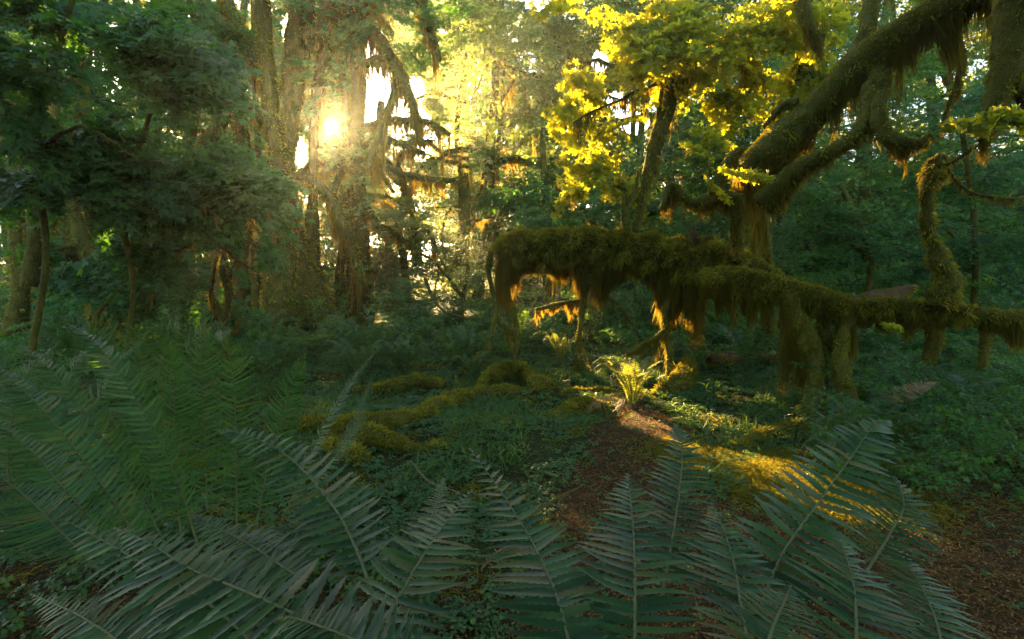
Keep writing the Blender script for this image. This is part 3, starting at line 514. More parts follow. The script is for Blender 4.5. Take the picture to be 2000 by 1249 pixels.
# --- sunlit yellow maple, upper right of centre
YB = dict(droop=.3, uptilt=(0, -1.0, .0), set_=SPRAYS_Y, carve=False)
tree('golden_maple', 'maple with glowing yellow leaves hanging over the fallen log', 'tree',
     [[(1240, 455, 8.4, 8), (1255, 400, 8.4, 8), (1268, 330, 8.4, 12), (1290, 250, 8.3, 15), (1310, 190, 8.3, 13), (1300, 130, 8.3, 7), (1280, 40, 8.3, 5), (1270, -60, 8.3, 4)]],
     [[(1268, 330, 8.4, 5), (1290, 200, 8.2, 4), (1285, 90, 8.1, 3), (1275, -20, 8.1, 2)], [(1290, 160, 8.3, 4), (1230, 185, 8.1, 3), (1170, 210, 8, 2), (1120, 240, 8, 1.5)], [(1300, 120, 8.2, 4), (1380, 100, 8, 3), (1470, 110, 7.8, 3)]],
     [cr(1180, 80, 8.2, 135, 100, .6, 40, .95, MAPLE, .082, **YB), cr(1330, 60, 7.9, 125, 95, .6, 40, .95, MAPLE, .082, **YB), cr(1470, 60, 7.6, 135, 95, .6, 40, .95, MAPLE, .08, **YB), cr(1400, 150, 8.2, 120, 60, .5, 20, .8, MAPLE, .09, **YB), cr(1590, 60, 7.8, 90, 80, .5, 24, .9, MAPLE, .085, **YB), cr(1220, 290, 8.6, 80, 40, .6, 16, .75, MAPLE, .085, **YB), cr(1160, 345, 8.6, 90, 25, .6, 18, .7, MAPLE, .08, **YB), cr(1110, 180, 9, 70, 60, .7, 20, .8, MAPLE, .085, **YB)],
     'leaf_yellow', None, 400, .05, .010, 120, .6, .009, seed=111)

# --- right side thicket
RB = dict(droop=.22, uptilt=(-.2, -.6, 0), tier=.32, bias=(-.4, -.2, 0))
for lab, tr_, crs, mt_ in [
    ('leafy vine maple behind the golden leaves at upper right', [(1480, 560, 11, 6), (1470, 420, 11, 5), (1460, 280, 11, 5), (1450, 150, 11, 4)],
     [cr(1420, 240, 10.4, 120, 100, 1.1, 75, 1.0, MAPLE2, .07, **RB), cr(1530, 110, 11, 130, 90, 1.2, 60, 1.1, MAPLE2, .075, **RB), cr(1340, 330, 10.4, 100, 60, .9, 46, .9, MAPLE2, .065, **RB), cr(1500, 300, 11, 110, 90, 1, 40, 1.0, MAPLE2, .07, **RB)], 'leaf_green'),
    ('green vine maple beneath the great mossy limb', [(1690, 600, 12, 6), (1700, 520, 12, 6), (1680, 440, 12, 5), (1640, 360, 12, 5)],
     [cr(1640, 430, 12, 130, 100, 1.2, 80, 1.0, MAPLE2, .075, **RB), cr(1780, 300, 13, 120, 120, 1.3, 75, 1.1, MAPLE2, .08, **RB), cr(1560, 500, 12, 100, 70, 1.1, 42, 1.0, MAPLE2, .07, **RB), cr(1760, 170, 13, 120, 80, 1.2, 46, 1.1, MAPLE2, .08, **RB)], 'leaf_green'),
    ('shaded vine maple right of the knobbly snag, at the right edge', [(1900, 640, 11, 6), (1905, 520, 11, 5), (1900, 400, 11, 5), (1880, 260, 11, 4)],
     [cr(1900, 470, 11, 130, 110, 1.2, 85, 1.0, MAPLE2, .065, **RB), cr(1940, 300, 11, 100, 90, 1.2, 50, 1.0, MAPLE2, .065, **RB), cr(1760, 500, 12.5, 90, 70, 1.1, 34, 1.0, MAPLE2, .07, **RB), cr(1980, 150, 10, 90, 90, 1.2, 34, 1.0, MAPLE2, .065, **RB)], 'leaf_teal'),
    ('bright green shrub maple showing above the middle of the log', [(1250, 600, 13, 5), (1240, 520, 13, 4), (1220, 450, 13, 4), (1200, 410, 13, 3)],
     [cr(1240, 400, 12.6, 120, 50, 1.0, 60, .9, MAPLE2, .07, **RB), cr(1090, 430, 14, 80, 40, .9, 40, .8, MAPLE2, .07, **RB), cr(1380, 420, 12.6, 80, 50, 1.0, 36, .9, MAPLE2, .07, **RB)], 'leaf_green'),
    ('low shrub of small leaves seen beneath the log', [(1250, 700, 11, 4), (1240, 640, 11, 4), (1230, 600, 11, 3)],
     [cr(1230, 610, 11.4, 110, 50, .8, 50, .7, MAPLE2, .05, **RB), cr(1100, 640, 12, 90, 45, .8, 36, .65, MAPLE2, .05, **RB), cr(1400, 610, 12, 90, 60, .9, 36, .8, MAPLE2, .055, **RB)], 'leaf_green'),
    ('feathery pale shrub in the sunlit haze left of the log', [(900, 640, 14, 5), (905, 580, 14, 4), (915, 520, 14, 4)],
     [cr(870, 560, 14, 80, 60, 1.0, 60, .9, OVAL, .05, **RB), cr(900, 480, 15, 60, 45, 1.0, 36, .9, OVAL, .055, **RB), cr(790, 600, 13, 70, 50, 1.0, 46, .8, OVAL, .05, **RB)], 'leaf_pale')]:
    tree('vine_maple' if 'shrub' not in lab else 'leafy_shrub', lab, 'tree' if 'shrub' not in lab else 'shrub', [tr_], [[tr_[1], (tr_[1][0] - 50, tr_[1][1] - 60, tr_[1][2], 3), (tr_[1][0] - 90, tr_[1][1] - 90, tr_[1][2], 2)]], crs, mt_, 'green thickets around the clearing', 60, .06, .015, 20, .3, .015, seed=int(tr_[0][0]))

# --- great mossy limb, upper right
def limb_thing(name, label, cat, limbs, fz, fl, fw, cd, cl, cw, seed, matname='bark_moss', lump=.16, lf=1.3, hm='moss_hang', part='limb', group=None, **k):
    root = None
    for i, (rows, part_, f2, c2, l2) in enumerate(limbs):
        p = Path(px_path(rows), .04, 20, lump, lf, seed + i, wob=.02)
        if root is None: root = thing(name, p.p[0], label, cat, group)
        mb = MB(); mh = MB(); p.tube(mb); fuzz(mb, p, fz * f2, fl, fw, 1)
        if cd * c2: curtain(mh, p, cd * c2, cl * l2, cw, **k)
        ob = mb.build(part_, [M[matname], M['moss']], root)
        hang(mh, ob, hm)
    return root
limb_thing('leaning_maple', 'great dark mossy maple leaning across the upper right, its moss hanging in curtains', 'tree',
    [([(1505, 700, 9.4, 16), (1500, 600, 9.2, 12), (1497, 510, 8.8, 10), (1485, 430, 7.8, 13), (1455, 365, 6.7, 27), (1500, 305, 6.1, 35), (1570, 240, 6.0, 31), (1640, 160, 5.8, 30), (1720, 92, 5.6, 30), (1800, 42, 5.4, 30), (1900, -12, 5.2, 32), (2040, -90, 5.0, 36)], 'trunk', 1, 1.0, 1.0),
     ([(1500, 400, 6.1, 30), (1560, 330, 5.7, 18), (1620, 300, 5.5, 14), (1670, 265, 5.4, 14), (1695, 225, 5.4, 14), (1705, 170, 5.5, 20)], 'branch', 1, .6, .4),
     ([(1705, 110, 5.7, 22), (1715, 170, 5.5, 17), (1715, 230, 5.3, 16), (1735, 265, 5.2, 14), (1765, 280, 5.1, 11), (1795, 278, 5.1, 9), (1815, 262, 5.1, 3), (1822, 275, 5.1, 2)], 'branch', 1, .6, .45),
     ([(1440, 400, 6.2, 20), (1400, 380, 6.1, 14), (1350, 395, 6.0, 9), (1310, 360, 6.0, 6), (1290, 410, 6.0, 4)], 'branch', .8, .5, .4),
     ([(1490, 250, 6.1, 4), (1530, 205, 6.1, 6), (1560, 200, 6, 8)], 'branch', .8, .3, .4),
     ([(1660, 120, 5.8, 12), (1690, 60, 5.9, 10), (1700, 20, 6.0, 14), (1715, -60, 6.0, 14)], 'branch', .8, .4, .6),
     ([(1450, 290, 6.0, 6), (1420, 310, 5.9, 7), (1400, 350, 5.8, 8), (1390, 380, 5.8, 5)], 'branch', 1, .8, .5),
     ([(1860, 60, 5.4, 8), (1880, 110, 5.5, 7), (1870, 160, 5.5, 5), (1850, 210, 5.5, 3), (1840, 240, 5.5, 2)], 'branch', 1, .8, .5),
     ([(1440, 480, 6.2, 12), (1438, 430, 6.1, 12), (1440, 380, 6.0, 14)], 'branch', 1, .5, .4)],
    2600, .034, .006, 1000, .60, .006, 301, lump=.17, lf=1.6)
limb_thing('hanging_maple_limb', 'shaggy dark limb coming down in the upper right corner', 'tree',
    [([(2010, -60, 4.6, 46), (1990, 30, 4.6, 38), (1976, 110, 4.6, 29), (1955, 180, 4.6, 20), (1930, 240, 4.6, 13), (1915, 275, 4.6, 6)], 'trunk', 1, 1, 1),
     ([(1960, 120, 4.6, 14), (1990, 180, 4.6, 12), (2030, 230, 4.6, 10)], 'branch', 1, .8, .8), ([(1560, -20, 6.6, 14), (1575, 40, 6.6, 12), (1585, 65, 6.6, 9), (1610, 70, 6.6, 5)], 'branch', 1, .8, .6)],
    2200, .034, .006, 900, .5, .006, 331, lump=.18, lf=1.8)
# --- knobbly snag at right
limb_thing('knobbly_snag', 'knobbly moss covered snag with a sunlit orange top near the right edge', 'dead tree',
    [([(1838, 600, 5.6, 24), (1846, 572, 5.6, 27), (1846, 542, 5.6, 20), (1830, 500, 5.6, 13), (1812, 450, 5.6, 10), (1808, 410, 5.6, 9), (1812, 365, 5.6, 12), (1822, 335, 5.6, 20), (1832, 312, 5.6, 15), (1834, 302, 5.6, 5)], 'trunk', 1, .25, .4),
     ([(1835, 325, 5.3, 6), (1862, 320, 5.2, 4), (1900, 295, 5.1, 3), (1930, 270, 5.0, 2)], 'branch', .6, .3, .4), ([(1850, 330, 5.3, 3), (1890, 370, 5.3, 3), (1940, 385, 5.2, 2.5), (2010, 390, 5.2, 2)], 'branch', .5, .8, .4)],
    3200, .045, .007, 500, .3, .006, 351, lump=.34, lf=3.2)

# ================================================================== THE FALLEN LOG
LOG = [([(1450, 545, 7.4, 40), (1380, 520, 7.7, 44), (1310, 512, 8.0, 38), (1240, 495, 8.2, 40), (1180, 488, 8.3, 36), (1130, 485, 8.35, 38), (1060, 490, 8.4, 36), (1010, 490, 8.45, 36), (985, 497, 8.45, 26), (975, 503, 8.45, 10)], 'log', 1, 1.0, 1.0)]
root = thing('fallen_log', P(1300, 740, 7.9), 'long moss covered fallen log propped above the clearing, moss hanging beneath it', 'fallen log')
def log_part(rows, name, fz, fl, fw, cd, cl, cw, seed, lump=.16, lumpf=1.5, step=.03, nseg=24, wob=0.0, root=root, hm='moss_hang', bark='bark_moss', **k):
    p = Path(px_path(rows), step, nseg, lump, lumpf, seed, wob=wob); mb = MB(); p.tube(mb)
    if fz: fuzz(mb, p, fz, fl, fw, 1)
    ob = mb.build(name, [M[bark], M['moss']], root)
    if cd:
        mh = MB(); curtain(mh, p, cd, cl, cw, **k); mh.build('hanging_moss', M[hm], ob)
    return p, ob
p, log_ob = log_part(LOG[0][0], 'log', 9000, .07, .008, 9000, .56, .006, 401, .20, 2.2, clump=.10, patch=.75, lf=.8, half=2.0)
mh = MB(); curtain(mh, p, 12000, .75, .006, i0=.78, i1=1.0, half=2.2, clump=.09, patch=.8); mh.build('hanging_moss', M['moss_hang'], log_ob)
log_part([(1375, 540, 7.3, 12), (1400, 546, 7.1, 20), (1440, 552, 6.9, 26), (1490, 562, 6.7, 27), (1540, 572, 6.5, 27), (1600, 588, 6.3, 26), (1650, 600, 6.15, 22), (1720, 603, 6.0, 20), (1790, 606, 5.85, 20), (1850, 612, 5.7, 20), (1930, 618, 5.55, 15), (2050, 622, 5.4, 14)], 'log', 9000, .05, .006, 6000, .30, .005, 411, .22, 2.4, clump=.10, half=2.0)
log_part([(1400, 500, 7.6, 22), (1450, 510, 7.5, 18), (1500, 535, 7.4, 17), (1560, 565, 7.3, 14), (1650, 600, 7.2, 12)], 'log', 4200, .035, .007, 900, .2, .006, 421)
# upright leg-like roots and stems beneath
for i, (rows, fz, cdn, cl) in enumerate([
    ([(1545, 570, 6.4, 24), (1560, 630, 6.3, 18), (1588, 690, 6.2, 20), (1590, 760, 6.05, 17), (1572, 830, 5.9, 22), (1550, 900, 5.7, 34)], 7000, 9000, .75),
    ([(1668, 610, 6.1, 12), (1652, 645, 6.1, 12), (1638, 700, 6.0, 12), (1650, 760, 5.9, 15), (1672, 830, 5.7, 26)], 5000, 3000, .35),
    ([(1600, 620, 6.3, 8), (1615, 660, 6.3, 9), (1645, 700, 6.2, 9), (1660, 760, 6.1, 8)], 2500, 300, .2),
    ([(1820, 615, 6.0, 16), (1822, 660, 6.0, 15), (1815, 705, 6.0, 10)], 1500, 500, .2),
    ([(1930, 640, 5.6, 12), (1920, 680, 5.6, 9), (1915, 720, 5.6, 6)], 1500, 500, .2),
    ([(1320, 545, 7.9, 10), (1306, 580, 7.9, 8), (1300, 620, 7.9, 7), (1302, 660, 7.9, 7), (1308, 700, 7.8, 6), (1305, 745, 7.7, 5)], 3000, 500, .28),
    ([(1302, 640, 7.9, 5), (1285, 655, 7.8, 4), (1255, 670, 7.8, 4), (1235, 685, 7.8, 6), (1222, 690, 7.8, 2)], 3000, 700, .22),
    ([(1150, 520, 8.3, 14), (1142, 560, 8.3, 9), (1136, 600, 8.3, 6), (1132, 650, 8.2, 5), (1130, 690, 8.2, 6), (1138, 715, 8.2, 9), (1146, 742, 8.1, 11)], 3000, 700, .35),
    ([(1138, 585, 8.3, 2), (1110, 592, 8.4, 3), (1080, 598, 8.5, 4), (1045, 605, 8.5, 3)], 2500, 900, .22),
    ([(982, 480, 8.45, 5), (968, 480, 8.4, 6), (958, 495, 8.4, 6), (955, 530, 8.4, 5), (962, 570, 8.35, 4), (968, 605, 8.3, 4), (960, 645, 8.2, 5), (952, 680, 8.1, 7), (930, 705, 7.9, 9), (905, 720, 7.8, 3)], 1800, 160, .18),
    ([(968, 605, 8.3, 4), (978, 630, 8.3, 5), (995, 645, 8.3, 7), (1002, 655, 8.3, 3)], 2600, 400, .14),
    ([(1003, 600, 8.3, 4), (1004, 625, 8.3, 7), (1010, 660, 8.25, 6), (1006, 700, 8.2, 4)], 3000, 200, .15),
    ([(992, 655, 8.3, 3), (1000, 690, 8.2, 4), (1012, 725, 8.1, 5), (1016, 755, 8.0, 5)], 2600, 500, .2),
    ([(1016, 700, 8.1, 4), (1020, 720, 8.1, 7), (1022, 740, 8.1, 6)], 3000, 100, .1)]):
    log_part(rows, 'root', fz, .03, .005, cdn, cl, .005, 430 + i, .25, 4, .03, 12, .02, half=3.0 if i in (0, 1) else 1.9, clump=.05)
log_part([(1352, 490, 7.75, 11), (1355, 465, 7.75, 9), (1352, 446, 7.75, 5)], 'stub', 2500, .02, .005, 0, 0, 0, 470, .4, 8, bark='dead_log')
log_part([(1385, 485, 7.7, 12), (1382, 472, 7.7, 16), (1384, 462, 7.7, 9)], 'moss_cushion', 9000, .05, .008, 0, 0, 0, 471, .3, 3)
# saplings growing on the log
for rows, lab, cc in [([(1222, 470, 8.2, 12), (1220, 430, 8.2, 8), (1221, 400, 8.2, 6), (1218, 376, 8.2, 3)], 'short mossy sapling stem rising from the middle of the fallen log', []),
                      ([(1432, 500, 7.2, 13), (1436, 460, 7.1, 11), (1440, 410, 7.0, 9), (1445, 370, 6.9, 8)], 'mossy stem joining the fallen log to the leaning limb above', [])]:
    tree('mossy_sapling', lab, 'tree', [rows], [[rows[2], (rows[2][0] + 20, rows[2][1] - 30, rows[2][2], 3), (rows[2][0] + 25, rows[2][1] - 60, rows[2][2], 2)]], [], fz=2400, fl=.03, fw=.006, cd=150, cl=.15, cw=.006, seed=int(rows[0][0]), group='saplings on the log')
# sprays with own twigs close by
def sprig(name, label, pts, leafm, ls=.045, S=.35, n=1, dr=(1, 0, 0), group='sunlit sprigs of leaves'):
    o = P(*pts[0]); root = thing(name, o, label, 'twig', group); mb = MB()
    for q in pts[:-1] if len(pts) > 1 else pts:
        put_spray(mb, P(*q), carve=False, d=np.asarray(dr) + R.normal(size=3) * .25, up=np.array([0, -.7, 1]) + R.normal(size=3) * .2, S=S, leaf=MAPLE, lsize=ls, set_=SPRAYS_T, minsz=.7)
    mb.build('leaves', [M[leafm], M['bark']], root, smooth=False)
    m2 = MB(); thin(m2, catmull([P(*q) for q in pts], 12) if len(pts) > 2 else [P(*pts[0]), P(*pts[-1])], .004, 0); m2.build('stem', M['bark_pale'], root); return root
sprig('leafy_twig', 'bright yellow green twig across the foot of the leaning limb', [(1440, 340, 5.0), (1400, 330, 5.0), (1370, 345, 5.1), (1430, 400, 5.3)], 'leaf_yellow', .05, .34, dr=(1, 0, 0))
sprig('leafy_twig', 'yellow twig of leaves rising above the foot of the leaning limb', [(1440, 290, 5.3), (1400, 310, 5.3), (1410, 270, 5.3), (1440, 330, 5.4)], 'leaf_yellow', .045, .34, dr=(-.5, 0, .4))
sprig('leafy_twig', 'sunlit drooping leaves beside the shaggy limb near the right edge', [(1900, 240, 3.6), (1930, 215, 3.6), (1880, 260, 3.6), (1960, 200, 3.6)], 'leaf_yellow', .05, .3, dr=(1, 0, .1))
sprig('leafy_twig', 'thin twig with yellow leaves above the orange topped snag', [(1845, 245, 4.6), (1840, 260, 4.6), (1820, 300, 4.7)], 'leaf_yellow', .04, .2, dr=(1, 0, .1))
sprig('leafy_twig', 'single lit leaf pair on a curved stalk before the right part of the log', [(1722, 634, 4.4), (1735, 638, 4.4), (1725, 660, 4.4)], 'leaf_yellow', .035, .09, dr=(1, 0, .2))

# ================================================================== ROOTS AND MOUNDS ON THE FLOOR
def gpath(rows):  # pixel x, pixel y, radius px, lift(m)
    out = []
    for x, y, r, l in rows:
        g = G(x, y); d = (g - CAM) @ FW; out.append((*(g + [0, 0, l]), r * d / 1000))
    return out
def mound(name, label, cat, rows, fz=7000, fl=.045, fw=.005, lump=.26, lf=2.4, seed=1, cd=0, cl=.1, subs=(), group=None, mm='moss'):
    p = Path(gpath(rows), .03, 16, lump, lf, seed, wob=.03); root = thing(name, p.p[0], label, cat, group)
    mb = MB(); p.tube(mb); fuzz(mb, p, fz, fl, fw, 1, droop=.1)
    if cd: curtain(mb, p, cd, cl, .005, m=1)
    mb.build('log' if cat == 'fallen log' else 'trunk' if cat == 'stump' else 'root', [M['bark_moss'], M[mm]], root)
    for s_ in subs:
        q = Path(gpath(s_), .03, 12, lump, lf, seed + 3, wob=.03); mb = MB(); q.tube(mb); fuzz(mb, q, fz, fl, fw, 1, droop=.1)
        if cd: curtain(mb, q, cd, cl, .005, m=1)
        mb.build('root', [M['bark_moss'], M[mm]], root)
    return root
mound('mossy_log', 'long low mossy log curving over the clover left of centre', 'fallen log', [(590, 850, 16, .08), (650, 848, 20, .06), (700, 852, 26, .08), (760, 844, 22, .07), (820, 820, 18, .05), (870, 800, 19, .05), (920, 785, 17, .04), (990, 776, 15, .03), (1040, 770, 8, 0)], seed=501,
      subs=[[(690, 870, 20, .10), (740, 880, 18, .10), (800, 885, 14, .04), (850, 880, 10, .0), (890, 850, 8, 0)], [(640, 870, 20, .02), (680, 895, 22, .0), (720, 910, 14, -.03)]])
mound('mossy_root', 'thin mossy root along the clover behind the long low log', 'root', [(690, 775, 9, .06), (760, 770, 12, .09), (820, 760, 14, .10), (870, 762, 10, .05)], seed=511)
mound('mossy_root', 'moss draped root arching over the clover beneath the log end', 'root', [(925, 790, 2, .05), (935, 775, 4, .12), (955, 762, 8, .22), (975, 752, 10, .26), (1005, 750, 11, .26), (1035, 755, 10, .22), (1050, 775, 7, .08)], seed=521, cd=900, cl=.2)
mound('mossy_stump', 'stubby mossy stump right of the draped root', 'stump', [(1040, 765, 18, .05), (1055, 765, 20, .08), (1075, 765, 17, .08), (1085, 765, 8, .06)], seed=531)
mound('mossy_root', 'reddish mossy root ridge behind the sunlit ferns', 'root', [(1090, 775, 6, .0), (1130, 770, 9, .04), (1180, 772, 9, .04), (1230, 780, 6, 0)], seed=541)
mound('mossy_hummock', 'small moss hummock on the clover before the ridge', 'moss mound', [(1070, 830, 10, 0), (1105, 815, 20, .05), (1140, 808, 20, .06), (1180, 800, 12, 0)], seed=551)
mound('mossy_root', 'mossy root end lit at its tip beside the path', 'root', [(1425, 882, 10, .0), (1445, 876, 15, .03), (1475, 868, 16, .05), (1520, 852, 14, .05), (1570, 838, 10, .05)], seed=561, subs=[])
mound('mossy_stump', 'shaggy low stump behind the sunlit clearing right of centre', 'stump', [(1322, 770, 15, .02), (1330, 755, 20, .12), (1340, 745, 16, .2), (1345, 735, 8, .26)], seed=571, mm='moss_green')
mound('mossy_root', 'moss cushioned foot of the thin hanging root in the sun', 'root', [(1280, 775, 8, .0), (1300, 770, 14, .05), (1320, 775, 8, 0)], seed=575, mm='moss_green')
mound('mossy_log', 'short mossy log with a glowing end at the right edge', 'fallen log', [(1925, 850, 14, .1), (1950, 855, 20, .14), (2000, 870, 22, .14), (2080, 880, 20, .1)], seed=581)
mound('mossy_log', 'dim mossy log lying in the shade at lower right', 'fallen log', [(1870, 930, 8, .05), (1900, 915, 14, .1), (1960, 920, 14, .1), (2040, 930, 12, .1)], seed=583)
# dead grey log far right and cut log
r_ = Path(px_path([(1640, 610, 8.6, 10), (1690, 590, 8.6, 16), (1740, 578, 8.6, 15), (1780, 565, 8.6, 9), (1792, 560, 8.6, 3)]), .04, 24, .28, 3.5, 590); mb = MB(); r_.tube(mb); fuzz(mb, r_, 3000, .03, .006, 1); tag(mb.build('dead_log', [M['dead_log'], M['moss']], None, origin=r_.p[0]), 'bare grey brown dead log lying behind the right part of the mossy log', 'fallen log')
r_ = Path(px_path([(1380, 700, 8.6, 11), (1400, 700, 8.6, 13), (1450, 697, 8.8, 11), (1520, 694, 9.0, 9)]), .04, 20, .05, 1.5, 591); mb = MB(); r_.tube(mb); fuzz(mb, r_, 4000, .03, .006, 1); tag(mb.build('cut_log', [M['dead_log'], M['moss']], None, origin=r_.p[0]), 'pale bare log lying behind the shaggy stump', 'fallen log')
# bare dead branch on the floor
def stick(label, rows, r=.008, m='bark_pale', subs=()):
    mb = MB(); c = [(*P(*q[:3]), (q[3] if len(q) > 3 else r)) for q in rows]; p = Path(c, .03, 7, .1, 5, 7, wob=.02); root = thing('dead_branch', p.p[0], label, 'branch'); p.tube(mb); mb.build('stem', M[m], root)
    for s_ in subs: p = Path([(*P(*q[:3]), r * .6) for q in s_], .03, 6, .1, 5, 8, wob=.02); mb = MB(); p.tube(mb); mb.build('side_twig', M[m], root)
stick('crooked bare pale branch reaching the floor before the draped root', [(985, 705, 7.6, .016), (960, 735, 7.2, .014), (935, 752, 6.8, .013), (915, 772, 6.4, .012), (910, 790, 6.0, .01), (925, 822, 5.6, .006)], subs=[[(915, 770, 6.4), (890, 768, 6.3), (860, 775, 6.2)], [(925, 765, 6.5), (918, 790, 6.2), (905, 810, 6.0)]])
stick('long straight stick lying on the litter right of the middle fern frond', [(1000, 1030, 3.15), (1050, 1000, 3.3), (1110, 965, 3.5), (1128, 955, 3.6)], .009, 'bark')
stick('fallen fan of bare branches in front of the pale shrub', [(830, 545, 13, .05), (845, 580, 12.5, .04), (870, 610, 12, .03), (905, 620, 11.6, .02), (940, 625, 11.5, .01)], .02, 'bark', subs=[[(850, 590, 12.4), (820, 600, 12), (790, 620, 11.8)], [(870, 610, 12), (840, 622, 11.6), (810, 630, 11.5)], [(890, 615, 11.8), (920, 600, 11.8), (950, 610, 11.6)]])

stick('thin bare twig lying on the litter at lower right', [(1830, 1110, 2.5), (1880, 1140, 2.4), (1960, 1175, 2.35), (2010, 1200, 2.3)], .005, 'bark')
stick('grey stick slanting out of the clover left of the middle frond', [(800, 900, 4.0), (840, 940, 3.7), (900, 965, 3.6)], .006)
stick('long thin vine stem hanging before the shaded right bank', [(1700, 870, 3.4), (1760, 905, 3.3), (1830, 950, 3.2), (1880, 985, 3.1)], .004, 'bark')
stick('pale broken branch sticking out from the glowing log at the right edge', [(2010, 825, 4.2), (1970, 845, 4.3), (1935, 862, 4.4), (1900, 880, 4.5)], .007)
# ================================================================== FERNS
def fern(label, base, fronds, matn='fern', group=None, npair=34, detail=8, name='sword_fern', **k):
    root = thing(name, base, label, 'fern', group)
    for f in fronds:
        mb = MB(); C, W = f[0], f[1]; kk = dict(k); kk.update(f[2] if len(f) > 2 else {}); frond(mb, C, W, npair=kk.pop('npair', npair), detail=kk.pop('detail', detail), **kk)
        mb.build('frond', [M[matn], M['fern_stem']], root, smooth=True)
    return root
def pf(*rows): return [P(*r) for r in rows]
HC = (0, -.45, 1)
fern('large foreground fern at bottom centre with a pale frond pointing at the log', P(1050, 1600, 1.2) * [1, 1, 0], [
    (pf((1125, 1330, 1.0), (1095, 1190, 1.15), (1050, 1080, 1.35), (985, 970, 1.62), (915, 872, 1.95)), .150, dict(npair=28, detail=16)),
    (pf((690, 1330, .95), (760, 1200, 1.1), (830, 1080, 1.3), (880, 1010, 1.5), (925, 955, 1.7)), .135, dict(npair=27, detail=16)),
    (pf((780, 1150, 1.5), (825, 1050, 1.65), (850, 990, 1.85), (868, 935, 2.05)), .10, dict(npair=34)),
    ], hint=HC, group='foreground ferns')
fern('foreground fern right of centre with two upright fronds reaching the sunlit path', P(1240, 1600, 1.2) * [1, 1, 0], [
    (pf((1240, 1340, 1.0), (1240, 1180, 1.15), (1238, 1060, 1.35), (1232, 980, 1.55), (1226, 925, 1.72)), .150, dict(npair=28, detail=16)),
    (pf((1290, 1180, 1.35), (1312, 1060, 1.55), (1328, 950, 1.8), (1332, 870, 2.0), (1318, 828, 2.12)), .125, dict(npair=38, detail=12)),
    (pf((1480, 1330, 1.0), (1450, 1200, 1.15), (1435, 1110, 1.3), (1415, 1040, 1.45), (1390, 985, 1.6)), .130, dict(npair=27, detail=16))],
    hint=HC, group='foreground ferns')
fern('foreground fern at lower right with one long frond arching up to a curled tip', P(1600, 1600, 1.3) * [1, 1, 0], [
    (pf((1480, 1200, 1.3), (1530, 1080, 1.45), (1600, 980, 1.65), (1665, 890, 1.85), (1705, 835, 2.0), (1740, 822, 2.1)), .165, dict(npair=31, detail=16)),
    (pf((1690, 1120, 1.6), (1740, 1040, 1.7), (1765, 985, 1.8), (1745, 930, 1.92)), .14, dict(npair=34, detail=12)),
    (pf((1670, 1340, 1.05), (1672, 1200, 1.2), (1662, 1120, 1.32), (1640, 1050, 1.48)), .155, dict(npair=27, detail=16)),
    (pf((1480, 1330, .95), (1505, 1240, 1.02), (1530, 1180, 1.1), (1545, 1145, 1.18)), .09, dict(npair=30, detail=12)),
    (pf((1850, 1340, 1.2), (1830, 1220, 1.4), (1790, 1130, 1.6), (1740, 1060, 1.8)), .14, dict(npair=36, detail=12))],
    hint=HC, group='foreground ferns')
fern('foreground fern at lower left with two long fronds arching to the left', P(600, 1600, 1.2) * [1, 1, 0], [
    (pf((740, 1320, .95), (640, 1235, 1.05), (500, 1165, 1.2), (370, 1110, 1.38), (290, 1060, 1.55), (222, 1030, 1.72)), .150, dict(npair=31, detail=16)),
    (pf((520, 1280, 1.1), (415, 1185, 1.25), (310, 1120, 1.42), (200, 1055, 1.65), (95, 1000, 1.9)), .140, dict(npair=31, detail=16)),
    (pf((600, 1140, 1.3), (540, 1100, 1.45), (480, 1060, 1.6), (420, 1030, 1.75), (370, 998, 1.9)), .11, dict(npair=36, detail=12)),
    (pf((735, 1180, 1.25), (690, 1060, 1.45), (640, 975, 1.65), (560, 890, 1.9), (480, 850, 2.1), (420, 840, 2.25)), .135, dict(npair=31, detail=16)),
    (pf((540, 1160, 1.45), (565, 1080, 1.55), (590, 1020, 1.66), (600, 980, 1.75)), .10, dict(npair=34, detail=12)),
    (pf((820, 1330, .9), (760, 1290, .92), (690, 1250, .96), (600, 1215, 1.05), (540, 1200, 1.15)), .12, dict(npair=34, detail=12)),
    (pf((300, 1330, 1.1), (240, 1260, 1.25), (150, 1200, 1.4), (60, 1160, 1.6)), .12, dict(npair=36, detail=10))],
    hint=HC, group='foreground ferns')
